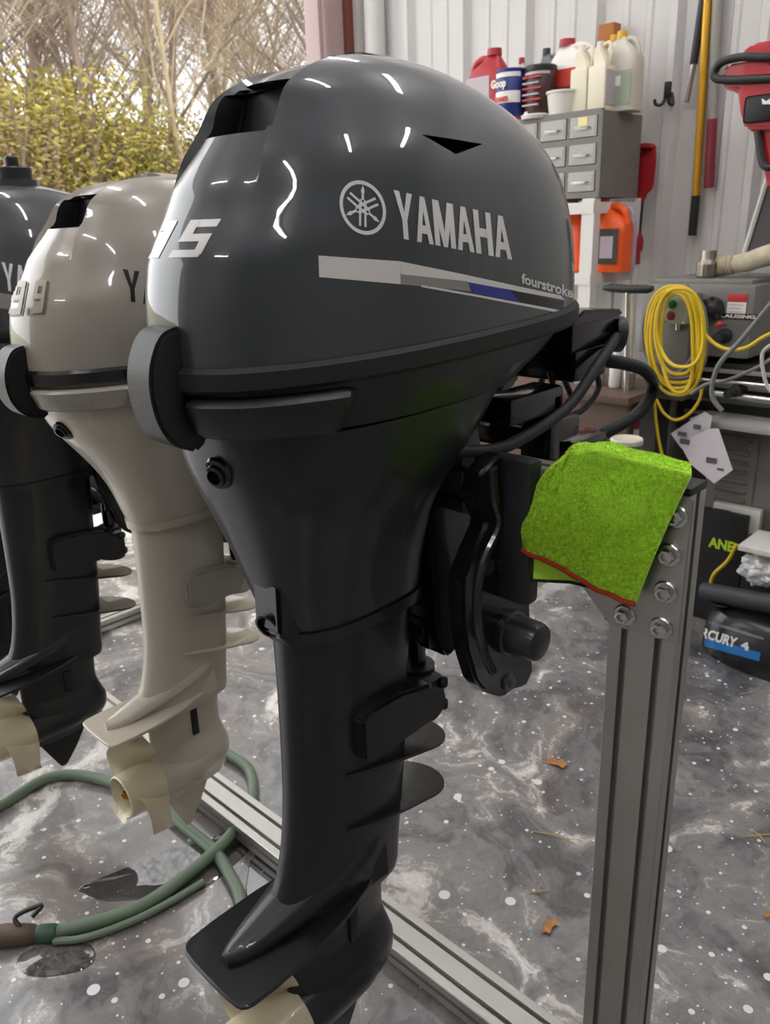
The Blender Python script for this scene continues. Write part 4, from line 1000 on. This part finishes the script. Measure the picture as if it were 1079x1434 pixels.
p = ony(852, 66, 2.84); tag(MB().bx((p.x-.03, 2.82, ZT), (p.x+.03, 2.87, ony(852, 34, 2.84).z), bev=.003).build('cardboard_tube', mat('cardboard_brown', 'a5652f', .7), None), 'brown cardboard tube upright behind the bottles by the wall', 'tube')
# on the second shelf
Z2 = ZS[1]+.001
jug('jug', 848, 378, 2.60, .17, .10, .235, ORG, ORG, 'large orange jug on the middle white shelf, right of the upright', z=Z2, label=([mat('label_dark', '3f3a34', .6), LBP], [(.45, .9, .12, .6, 0), (.52, .8, .2, .5, 1)]))
jug('jug', 806, 378, 2.62, .12, .10, .235, ORG, ORG, 'orange jug on the middle white shelf, left behind the upright', z=Z2)
can('can', 800, 330, 2.74, .05, .19, mat('can_silver', 'a8a6a2', .35, .4), RED, 'silver can with red lid behind the left orange jug', z=Z2)
jug('jug', 868, 376, 2.72, .10, .07, .23, mat('plastic_lilac', 'b7b4c6', .45), WPL, 'pale lilac bottle behind the right orange jug', z=Z2)
Z3 = ZS[2]+.001
for k, (x, w, h, c, l) in enumerate(((-1.62, .11, .20, 'b8b3a9', 'pale carton on the third shelf beside the upright'), (-1.52, .07, .17, '7a4634', 'rust brown box on the third shelf at its right end'), (-1.78, .13, .22, '6f6b66', 'grey box on the third shelf, farthest left'))):
    tag(MB().bx((x-w/2, 2.56, Z3), (x+w/2, 2.70, Z3+h), bev=.003).build('box', mat('carton_%s' % ('pale', 'rust', 'grey')[k], c, .7), None), l, 'box')
# ================================================================ things on the back wall
def wl(px, py, off=.03): return ony(px, py, WY-off)
def pole(name, lab, cat, secs, r):
    a0 = wl(*secs[0][0]); t = thing(name, lab, cat, tuple(a0))
    for nm, mt, a_, b_, rr in [(s_[2], s_[3], s_[0], s_[1], s_[4]) for s_ in secs]:
        MB().cyl(wl(*a_), wl(*b_), rr, n=14).build(nm, mt, t)
    return t
pole('squeegee_pole', 'long golden yellow pole with black grip leaning on the ribbed wall', 'pole', [((994, -40), (975, 274), 'shaft', mat('pole_gold', 'c9992a', .3, .4), .0135), ((975, 274), (970, 330), 'grip', BLACK, .0145)], 0)
pole('extension_pole', 'thin chrome pole with black foam sleeve, left of the yellow pole', 'pole', [((988, -20), (972, 90), 'sleeve', BLACK, .013), ((972, 90), (962, 144), 'shaft', CHROME, .009)], 0)
pole('paddle_shaft', 'grey pole with dark red grip, right of the yellow pole', 'pole', [((1008, -40), (998, 167), 'shaft', mat('pole_grey', '8a8680', .5), .017), ((998, 167), (993, 263), 'grip', mat('grip_maroon', '7a2531', .5), .0165)], 0)
t = thing('wall_hook', 'small black double hook screwed to the ribbed wall', 'hook', tuple(wl(935, 145)))
h_ = MB(); h_.box(wl(937, 126, .030), (.022, .030, .05), bev=.004)
h_.build('back_plate', BLACK, t)
MB().tube(cr_spline([wl(937, 118, .02), wl(934, 132, .03), wl(927, 146, .045), wl(919, 146, .05), wl(917, 139, .055)], 5), .0055, n=8).build('prong', BLACK, t)
MB().tube(cr_spline([wl(938, 120, .02), wl(942, 134, .03), wl(943, 146, .045), wl(938, 145, .055), wl(937, 138, .06)], 5), .0055, n=8).build('prong', BLACK, t)
# red scoop shovel
t = thing('hand_shovel', 'red plastic scoop shovel with black shaft hanging beside the cabinet', 'shovel', tuple(wl(900, 290, .08)))
pp = [wl(a, b_, .09) for a, b_ in ((891, 203), (905, 200), (919, 202), (920, 225), (916, 262), (907, 272), (903, 282), (893, 282), (890, 272), (885, 250), (888, 222))]
m_ = MB(); m_.prism([(p.x, p.z) for p in pp], WY-.10, WY-.085, 'y', bev=.004); m_.prism([(pp[0].x, pp[0].z), (pp[2].x, pp[2].z), (pp[2].x, pp[2].z-.012), (pp[0].x, pp[0].z-.012)], WY-.13, WY-.10, 'y', bev=.002); m_.build('scoop', RED, t)
MB().cyl(wl(897, 282, .09), wl(893, 326, .09), .013, n=14).build('shaft', BLACK, t)
m_ = MB(); c = wl(890, 340, .09); m_.lathe(c-Vector((0, 0, .045)), (0, 0, 1), [(.012, 0), (.028, .02), (.030, .05), (.02, .08), (.012, .09)], n=20); m_.build('end_knob', RED, t)
t = thing('push_pole', 'white and red long pole standing behind the black padded bar', 'pole', tuple(wl(880, 600, .12)))
MB().cyl(wl(889, 352, .12), wl(874, 640, .12), .016, n=14).build('shaft', WPL, t); MB().cyl(wl(893, 348, .12), wl(892, 370, .12), .012, n=10).build('clip', RED, t)
t = thing('padded_bar', 'short black padded crossbar on a stem in front of the shelf unit', 'bar', tuple(ony(880, 404, 2.2)))
MB().tube([ony(846, 403, 2.2), ony(856, 403, 2.2), ony(880, 405, 2.2), ony(908, 405, 2.2), ony(915, 404, 2.2)], .011, n=12, rad=lambda u: .012 if .05 < u < .95 else .008).build('pad', BLACK, t)
MB().cyl(ony(880, 407, 2.2), ony(876, 650, 2.2), .008, n=10).build('stem', CHROME, t)
# red power tool hanging at the right edge
RT = mat('tool_red', 'b3161f', .35, coat=.3); PY = WY-.30
t = thing('power_tool', 'red power tool with black loop handle hanging on the wall at the right edge', 'tool', tuple(ony(1050, 200, PY)))
def pol(pts, y): return [(q.x, q.z) for q in (ony(a, b_, y) for a, b_ in pts)]
MB().prism(pol([(1021, 102), (1030, 92), (1060, 88), (1082, 86), (1110, 100), (1115, 150), (1090, 182), (1052, 182), (1046, 160), (1042, 128), (1023, 128)], PY), PY-.05, PY+.12, 'y', bev=.008).build('housing', RT, t)
MB().prism(pol([(1042, 76), (1060, 62), (1085, 58), (1110, 60), (1120, 88), (1045, 90)], PY), PY-.03, PY+.10, 'y', bev=.010).build('top_cover', RT, t)
MB().prism(pol([(1052, 182), (1096, 182), (1100, 260), (1078, 262), (1066, 190)], PY), PY-.02, PY+.06, 'y', bev=.004).build('shroud', RT, t)
MB().tube(cr_spline([ony(a, b_, PY-.06) for a, b_ in ((1110, 78), (1070, 80), (1040, 80), (1014, 86), (1002, 98), (1004, 110), (1030, 112), (1075, 110), (1110, 108))], 6), .0115, n=12).build('loop_handle', BLACK, t)
MB().tube(cr_spline([ony(a, b_, PY-.03) for a, b_ in ((1062, 184), (1066, 212), (1071, 232), (1085, 233), (1100, 230))], 6), .011, n=10).build('grip', BLACK, t)
MB().box(ony(1066, 152, PY-.055), (.09, .01, .07), bev=.01).build('vent_panel', VENTBLK, t)
MB().prism(pol([(1068, 138), (1074, 142), (1080, 138), (1080, 146), (1069, 146)], PY-.06), PY-.064, PY-.060, 'y').build('emblem', LBW, t)
# leaning dark panel with white edge
a = wl(1079, 245, .18); b_ = wl(1040, 370, .18)
t = thing('leaning_panel', 'dark grey panel with a white edge strip leaning right of the lathe', 'panel', tuple(b_))
e = (a-b_); m_ = MB(); m_.prism([(b_.x, b_.z), (b_.x+.35, b_.z), (a.x+.35, a.z+.05), (a.x, a.z)], WY-.19, WY-.17, 'y'); m_.build('sheet', mat('panel_dark', '4a4a49', .6), t, smooth=False)
MB().tube([b_+Vector((0, -.012, 0)), a+Vector((0, -.012, 0))], .008, n=6).build('edge_strip', SHW, t)
# ================================================================ grey metal lathe
LG = mat('machine_grey', '77756f', .5, .1, vary=.08, vscale=9); LGD = mat('machine_dark', '2b2b2a', .5, .3); LGL = mat('machine_light_grey', '9b9993', .5)
LY = 2.42
def lp_(px, py, y=LY): return ony(px, py, y)
X_l, X_r = lp_(900, 400).x, lp_(1060, 400).x
zt_, zb_ = lp_(985, 398).z, lp_(1040, 474).z
lathe = thing('metal_lathe', 'grey metalworking lathe against the back wall with yellow cord hung on it', 'lathe', ((X_l+X_r)/2, 2.2, 0))
MB().bx((X_l, LY, zb_-.06), (X_r, LY+.36, zt_), bev=.012).build('headstock', LG, lathe)
MB().bx((X_l+.03, LY+.02, zt_-.004), (X_r-.02, LY+.34, zt_+.012), bev=.004).build('top_lid', LG, lathe)
c = lp_(1000, 432); k = MB(); k.lathe(c, (0, -1, 0), [(.030, 0), (.034, .006), (.034, .016), (.020, .020), (.010, .03)], n=24)
for i in range(8):
    a = i*math.pi/4; k.cyl((c.x+.030*math.cos(a), LY-.008, c.z+.030*math.sin(a)), (c.x+.030*math.cos(a), LY-.022, c.z+.030*math.sin(a)), .006, n=8)
k.build('speed_dial', LGD, lathe)
q = lp_(1034, 429); MB().bx((q.x-.030, LY-.003, q.z-.034), (q.x+.024, LY, q.z+.012)).build('plate', LBW, lathe); 
MB().bx((q.x-.030, LY-.0035, q.z+.012), (q.x+.026, LY, q.z+.034), bev=.001).build('warning_plate', mat('warning_red', 'b8332e', .5), lathe)
for k_, zz in enumerate((.004, -.006, -.016, -.026)): MB().bx((q.x-.024, LY-.0038, q.z+zz-.001), (q.x+.016-.006*(k_ % 2), LY-.0028, q.z+zz+.0015)).build('print_line', LBP, lathe)
nl, nr_ = lp_(1001, 438), lp_(1061, 447); npl = MB().bx((nl.x, LY-.004, nr_.z-.002), (nr_.x, LY, nl.z+.001), bev=.001).build('name_plate', mat('plate_black', '1c1c1c', .5), lathe)
flat_text('name_lettering', 'CLAUSING', (nl.x+.004, LY-.0045, nr_.z+.001), (nr_.x-nl.x-.008, 0, 0), (0, 0, nl.z-nr_.z-.003), LBW, lathe, bold=.03)
q = lp_(1013, 454, LY-.03); s_ = MB(); s_.lathe((q.x, LY-.045, q.z), (0, -1, .1), [(.003, -.04), (.003, 0), (.009, .004), (.0105, .010), (.009, .016), (.003, .02)], n=18); s_.build('red_lever_knob', RED, lathe, label='red lever knob')
q = lp_(1016, 470); MB().lathe((q.x, LY, q.z), (0, -1, 0), [(.022, 0), (.022, .012), (.012, .016), (.010, .045), (.016, .05), (.014, .06)], n=20).build('control_knob', BLACK, lathe)
# gearbox and column below
x1, x2 = lp_(888, 560).x, lp_(942, 560).x
MB().bx((x1-.02, LY+.01, 0), (x2, LY+.34, zb_-.062), bev=.008).build('pedestal', LG, lathe)
MB().bx((x2+.001, LY+.04, zb_-.30), (X_r+.6, LY+.34, zb_-.08), bev=.006).build('gearbox', LGD, lathe)
for i in range(4):
    z = zb_-.11-.045*i; MB().bx((x2+.03, LY+.025, z), (X_r+.55, LY+.042, z+.012), bev=.002).build('guard_rail', LGL if i == 0 else LG, lathe)
bz = lp_(1030, 565).z
MB().cyl((x2+.02, LY-.01, bz+.03), (X_r+.6, LY-.03, bz+.01), .011, n=14).build('feed_rod', CHROME, lathe)
MB().cyl((x2+.02, LY-.02, bz+.065), (X_r+.6, LY-.02, bz+.065), .007, n=14).build('lead_screw', CHROME, lathe)
for px in (985, 1030):
    q = lp_(px, 548, LY-.03); MB().lathe((q.x, LY+.02, q.z), (0, -1, 0), [(.018, 0), (.018, .05), (.010, .055), (.008, .09), (.013, .095), (.011, .11)], n=16).build('handwheel', LGD, lathe)
z_ = lp_(1040, 588).z
MB().bx((lp_(985, 585).x, LY-.10, z_-.012), (X_r+.7, LY+.30, z_+.008), bev=.004).build('chip_tray', LGL, lathe)
cb = MB().bx((lp_(992, 640).x, LY+.0, 0), (X_r+.7, LY+.30, z_-.014), bev=.006).build('cabinet_base', LG, lathe)
xa, xb = lp_(1008, 640).x, lp_(1052, 640).x
dp = MB().bx((lp_(1000, 640).x, LY-.006, .12), (lp_(1062, 640).x, LY, z_-.05), bev=.003).build('base_door', LG, lathe)
for i in range(6):
    z = z_-.10-.03*i; MB().box(((xa+xb)/2, LY-.009, z), (xb-xa, .010, .012), Matrix.Rotation(.6, 3, 'X'), bev=.002).build('louvre', LG, lathe)
hd = lp_(1036, 616); MB().tube([(hd.x, LY-.006, hd.z), (hd.x, LY-.025, hd.z+.004), (hd.x+.04, LY-.025, hd.z+.004), (hd.x+.04, LY-.006, hd.z)], .004, n=8).build('door_handle', CHROME, dp)
# chuck and glove on top
q = lp_(990, 386, LY+.10); ch = thing('drill_chuck', 'knurled steel drill chuck standing on top of the lathe', 'chuck', (q.x, q.y, zt_+.012))
b0 = Vector((q.x, q.y, zt_+.012)); m_ = MB(); n = 36; rs = []
for r, h in ((.026, 0), (.031, .006), (.031, .040), (.029, .046)): rs.append([b0+Vector(((r+(.0012 if i % 2 else 0))*math.cos(2*math.pi*i/n), (r+(.0012 if i % 2 else 0))*math.sin(2*math.pi*i/n), h)) for i in range(n)])
m_.rings(rs, True); m_.build('sleeve', mat('worn_steel', '8f867a', .35, .9), ch, ang=15)
MB().lathe(b0+Vector((0, 0, .046)), (0, 0, 1), [(.027, 0), (.022, .010), (.0225, .030), (.021, .034), (.012, .034)], n=28).build('nose', mat('worn_steel', '8f867a', .35, .9), ch)
gl = thing('work_glove', 'dirty cream work glove with ribbed cuff lying rolled on the lathe top', 'glove', tuple(lp_(1040, 380, LY+.12)))
gm = mat('glove_cream', 'b5ab92', .9, bump=.5, bscale=120, vary=.15, vscale=30)
GB = [lp_(a, b_, LY+.12) for a, b_ in ((1004, 374), (1014, 372), (1030, 370), (1050, 366), (1075, 358), (1110, 352))]
GB = [Vector((p.x, p.y, max(p.z, zt_+.036))) for p in GB]
m_ = MB(); m_.tube(cr_spline(GB[2:], 5), .03, n=16, rad=lambda t: .026+.006*t); m_.build('hand', gm, gl)
gq = cr_spline(GB[:3], 12); m_ = MB(); m_.tube(gq, .03, n=18, rad=lambda t: .027+.0035*math.sin(t*38)); m_.build('ribbed_cuff', gm, gl)
# push-button box, on a bracket in front of the headstock end
PBY = LY-.10
q0, q1 = ony(932, 411, PBY), ony(960, 455, PBY)
pb = thing('push_button_box', 'pale green switch box with green and red buttons amid the yellow cord', 'switch box', ((q0.x+q1.x)/2, PBY, q1.z))
MB().box(((q0.x+q1.x)/2, PBY+.03, (q0.z+q1.z)/2), (abs(q1.x-q0.x), .055, abs(q0.z-q1.z)), bev=.005).build('case', mat('switch_green_grey', 'a8ad9b', .5), pb)
for px, py, c, nm in ((942, 426, '1f7a4a', 'green'), (940, 442, '8c3038', 'red')):
    q = ony(px, py, PBY); MB().lathe((q.x, PBY+.003, q.z), (0, -1, 0), [(.013, 0), (.013, .004), (.009, .005), (.009, .012), (.007, .013)], n=20).build('%s_button' % nm, mat('button_%s' % nm, c, .4), pb)
for sx in (.1, .9):
    for sz in (.07, .93): MB().cyl((q0.x+(q1.x-q0.x)*sx, PBY+.004, q1.z+(q0.z-q1.z)*sz), (q0.x+(q1.x-q0.x)*sx, PBY, q1.z+(q0.z-q1.z)*sz), .003, n=8).build('screw', CHROME, pb)
MB().cyl(((q0.x+q1.x)/2, PBY+.03, q1.z-.02), ((q0.x+q1.x)/2, PBY+.03, q1.z), .008, n=12).build('gland', CHROME, pb)
# conduit bracket the cord hangs over
q = ony(950, 415, LY-.05); MB().bx((q.x-.05, LY-.065, lp_(950, 560, LY-.05).z), (q.x+.05, LY, q.z+.01), bev=.004).build('cord_bracket', LG, lathe)
# ---- cords
YC = mat('cord_yellow', 'd8b81c', .45); GC = mat('cord_grey', '6f6e6c', .5); WC = mat('cord_white', 'b9b4ac', .5)
rnd = random.Random(4)
cd_ = thing('cord_coil', 'coiled yellow extension cord hanging on the front of the lathe', 'cord', tuple(ony(945, 540, LY-.12)))
for k, (lx, rx, ty, by) in enumerate(((905, 987, 401, 536), (908, 984, 403, 553), (912, 980, 405, 544), (918, 977, 408, 524), (926, 971, 411, 550), (921, 985, 404, 514))):
    P = []
    for j in range(22):
        a = 2*math.pi*j/22; ca, sa = math.cos(a), math.sin(a); cx_, cy_ = (lx+rx)/2+(4 if sa > 0 else 0)*sa, (ty+by)/2
        P.append(ony(cx_+(rx-lx)/2*abs(ca)**.8*(1 if ca > 0 else -1), cy_+(by-ty)/2*abs(sa)**.9*(1 if sa > 0 else -1), LY-.13-.007*k-.008*math.sin(a*2+k)))
    MB().tube(cr_spline(P+[P[0]], 4), .0055, n=8).build('loop', YC, cd_)
MB().tube(cr_spline([ony(a, b_, LY-.14) for a, b_ in ((976, 420), (984, 460), (1000, 480), (1020, 489), (1045, 487), (1070, 472), (1100, 458))], 7), .0052, n=8).build('tail', YC, cd_)
MB().tube(cr_spline([ony(a, b_, LY-.14) for a, b_ in ((984, 540), (980, 560), (965, 580), (946, 588), (930, 578), (918, 560), (922, 610), (932, 655), (940, 700))], 7), .0045, n=8).build('tail', YC, cd_)
MB().tube(cr_spline([ony(a, b_, 2.3) for a, b_ in ((1032, 762), (1020, 785), (1000, 805), (994, 826))], 6), .006, n=8).build('tail', YC, cd_)
def cord(lab, pts, y, mt, r=.006):
    o = MB().tube(cr_spline([ony(a, b_, y) for a, b_ in pts], 7), r, n=8).build('power_cable', mt, None); tag(o, lab, 'cable')
cord('dark grey cord looping over the coiled yellow cord', [(962, 400), (985, 430), (990, 470), (986, 510), (965, 528), (935, 528), (918, 510), (903, 490), (902, 450), (915, 420), (940, 402)], LY-.11, GC, .006)
cord('thick grey cable running down from the right edge past the lathe carriage', [(1085, 420), (1060, 450), (1035, 480), (1008, 510), (998, 540), (1000, 560), (1012, 575)], LY-.20, GC, .007)
cord('grey cable looping left across the dark lathe gearbox', [(1085, 500), (1060, 515), (1020, 532), (990, 538), (968, 552)], LY-.17, GC, .005)
cord('whitish cable curving at the right edge in front of the lathe', [(1085, 480), (1070, 492), (1068, 510), (1075, 540), (1090, 556)], LY-.22, WC, .005)
cord('bundle of blue grey wires behind the coiled yellow cord', [(920, 512), (935, 524), (955, 520), (972, 500)], LY-.08, mat('wire_blue_grey', '6a6f80', .5), .008)
# paper tags
PT = mat('paper_tag', 'dcd5d8', .8); PRT = mat('tag_print', '5d5860', .7)
tg = thing('paper_tag', 'two white printed paper tags hanging from the lathe on a string', 'tag', tuple(ony(975, 650, 2.30)))
for k, pts in enumerate((((988, 576), (998, 583), (995, 602), (955, 628), (940, 607)), ((1007, 600), (1027, 658), (1001, 677), (968, 650), (952, 620), (996, 600)))):
    P = [ony(a, b_, 2.30-.01*k) for a, b_ in pts]; MB().prism([(p.x, p.z) for p in P], 2.30-.01*k-.0012, 2.30-.01*k, 'y').build('tag', PT, tg, smooth=False)
for a, b_, c, d_ in ((950, 604, 962, 612), (953, 614, 966, 623), (972, 594, 982, 602), (990, 640, 1004, 650), (1005, 655, 1014, 660)):
    p, q = ony(a, b_, 2.287), ony(c, d_, 2.287); MB().bx((p.x, 2.2865, q.z), (q.x, 2.2875, p.z)).build('print', PRT, tg, smooth=False)
# ================================================================ floor clutter at the right
# black engine cover with blue stripe lying on the floor
EC = mat('cover_black', '141516', .35, coat=.3)
ec = thing('engine_cover', 'black outboard engine cover with blue side stripe standing on the floor at the right', 'engine cover', tuple(onz(1060, 930, 0)))
hh_ = ony(1010, 842, 2.25).z/.25*1.15; ctr = Vector((-.525, 2.235, 0)); rs = []
for z, s_ in ((0, .97), (.012, 1), (.10, 1.0), (.18, .97), (.225, .90), (.245, .78), (.250, .5), (.2505, .1)):
    r = []
    for k in range(48):
        a = 2*math.pi*k/48; ca, sa = math.cos(a), math.sin(a); r.append(ctr+Vector((.31*s_*abs(ca)**.75*(1 if ca > 0 else -1), .125*s_*abs(sa)**.8*(1 if sa > 0 else -1), z*hh_)))
    rs.append(r)
m_ = MB(); m_.rings(rs, True); shell = m_.build('shell', EC, ec)
bv = bvh_of(shell)
d = Decal(bv, .001); d.poly([(970, 886), (1066, 914), (1064, 926), (970, 900)], 16, 3); d.build('blue_stripe', mat('stripe_blue', '2374b8', .4), ec)
d = Decal(bv, .0018); d.text('MERCURY', ((966, 872), (1034, 893), (1032, 908), (965, 886)), bold=.04, shear=.04); d.text('4', ((1040, 897), (1050, 900), (1050, 912), (1038, 908)), bold=.06); d.build('lettering', LBW, ec)
d = Decal(bv, .0008); d.poly([(976, 864), (1070, 893), (1070, 896), (976, 868)], 16, 1); d.build('crease_line', mat('line_grey', '6c6c6c', .4), ec)
q = onz(1010, 845, .2500*hh_); MB().lathe((q.x, q.y, .2500*hh_), (0, 0, 1), [(.030, 0), (.032, .004), (.028, .006), (.024, .001)], n=26).build('filler_recess', VENTBLK, ec)
# black printed box, white carton
t = thing('printed_box', 'black box with lime green letters ANE behind the stand post', 'box', tuple(onz(1015, 800, 0)))
y0 = 2.365; a_, b_ = ony(988, 712, y0), ony(1040, 790, y0); MB().bx((a_.x-.03, y0, 0), (b_.x, y0+.022, a_.z), bev=.003).build('carton', mat('box_black', '17181a', .4), t, smooth=False)
flat_text('lettering', 'ANE', (ony(992, 770, y0).x, y0-.0008, ony(1000, 767, y0).z), (ony(1028, 770, y0).x-ony(992, 770, y0).x, 0, 0), (0, 0, .034), mat('lime_print', 'b6e329', .5), t, bold=.04, shear=0)
MB().bx((ony(1001, 712, y0).x, y0-.002, ony(1010, 722, y0).z), (ony(1024, 712, y0).x, y0+.001, ony(1010, 713, y0).z)).build('hang_slot', LGD, t)
t2 = MB(); y1 = 2.39; a_, b_ = ony(1000, 703, y1), ony(1060, 765, y1); t2.bx((a_.x, y1, 0), (b_.x, y1+.026, a_.z), bev=.003); tag(t2.build('white_carton', WPL, None, smooth=False), 'white carton standing behind the black lime-lettered box', 'box')
zs_ = ony(1040, 772, 2.2).z
sh = thing('side_table', 'low dark table with white slab top at the right edge above clear plastic wrap', 'table', (-.60, 2.3, 0))
MB().bx((ony(1033, 772, 2.2).x, 2.2, zs_), (-.30, 2.36, zs_+.016), bev=.002).build('top', SHW, sh)
MB().bx((ony(1046, 772, 2.34).x, 2.325, .0), (-.30, 2.355, zs_), bev=.003).build('body', LGD, sh)
pw = MB(); c = ony(1070, 798, 2.24); rnd = random.Random(2)
bmesh.ops.create_icosphere(pw.bm, subdivisions=4, radius=1)
for v in pw.bm.verts:
    n_ = noise.noise(v.co*2.3)*.35+abs(noise.noise(v.co*5.1))*.3; v.co = Vector((c.x+v.co.x*(.058)*(1+n_), c.y+v.co.y*.05*(1+n_), c.z+v.co.z*.040*(1+n_)))
tag(pw.build('plastic_wrap', mat('wrap_clear', 'cfcfcd', .12, spec=.9, alpha=.85), None, ang=12), 'crumpled clear plastic wrap below the low white slab', 'plastic wrap')
t = MB(); t.cyl(ony(984, 828, 2.2), ony(1120, 852, 2.2), .028, n=20); tag(t.build('rubber_pipe', mat('pipe_grey', '3b3d3f', .5), None), 'dark grey pipe lying above the black engine cover', 'pipe')
# brown bench behind the cables, tubs and the red-white tube
BRN = mat('bench_brown', '5e4b40', .6, vary=.1)
bn = thing('work_bench', 'dark brown bench with clutter behind the big motor and its cables', 'bench', (-1.25, 2.2, 0))
bz_ = ony(865, 548, 2.25).z; xx0, xx1 = ony(790, 560, 2.25).x, ony(905, 560, 2.25).x
MB().bx((xx0-.35, 2.14, bz_-.28), (xx1, 2.16, bz_), bev=.003).build('front_panel', BRN, bn); MB().bx((xx0-.35, 2.12, bz_-.012), (xx1+.01, 2.46, bz_+.012), bev=.003).build('top', BRN, bn)
for x in (xx0-.33, xx1-.04):
    for y in (2.16, 2.42): MB().bx((x, y, 0), (x+.035, y+.035, bz_-.012)).build('leg', LGD, bn)
for k, (px, h, c) in enumerate(((812, .06, 'b9b4ad'), (838, .09, '8c8378'), (862, .11, 'd5d2cb'), (880, .07, '77716a'), (790, .10, 'c8c4bc'), (765, .08, 'dcd9d2'))):
    q = ony(px, 540, 2.25); o = MB().lathe((q.x, 2.25, bz_+.0125), (0, 0, 1), [(.018, 0), (.020, .004), (.020, h*.7), (.011, h*.85), (.011, h)], n=16).build('bottle', mat('bench_bottle_%s' % 'abcdef'[k], c, .4), None)
    tag(o, ('short pale bottle', 'brownish squat bottle', 'tall white bottle', 'grey stubby bottle', 'off-white tall bottle', 'bright white bottle')[k]+' on the brown bench behind the motor cables', 'bottle', 'bottles on the brown bench')
t = thing('striped_tube', 'red and white banded tube standing just left of the lathe', 'tube', tuple(ony(890, 640, 2.3)))
MB().cyl(ony(889, 600, 2.3), ony(888, 642, 2.3), .014, n=18).build('white_band', WPL, t); MB().cyl(ony(892, 565, 2.3), ony(889, 600, 2.3), .014, n=18).build('red_band', RED, t)
MB().cyl(ony(888, 642, 2.3), Vector((ony(888, 642, 2.3).x, 2.3, 0)), .014, n=18).build('lower_length', WPL, t)
can('tub', 876, 650, 2.0, .042, .075, mat('tub_green_grey', '55615a', .5), mat('lid_cream', 'c9c6b2', .5), 'small tub with cream lid just above the green towel', cat='tub', lidh=.2)
q = ony(876, 650, 2.0); tag(MB().bx((q.x+.0, 1.97, 0), (q.x+.060, 2.04, q.z-.001), bev=.004).build('storage_bin', LGD, None), 'narrow dark bin hidden behind the towel, carrying the lidded tub', 'bin')
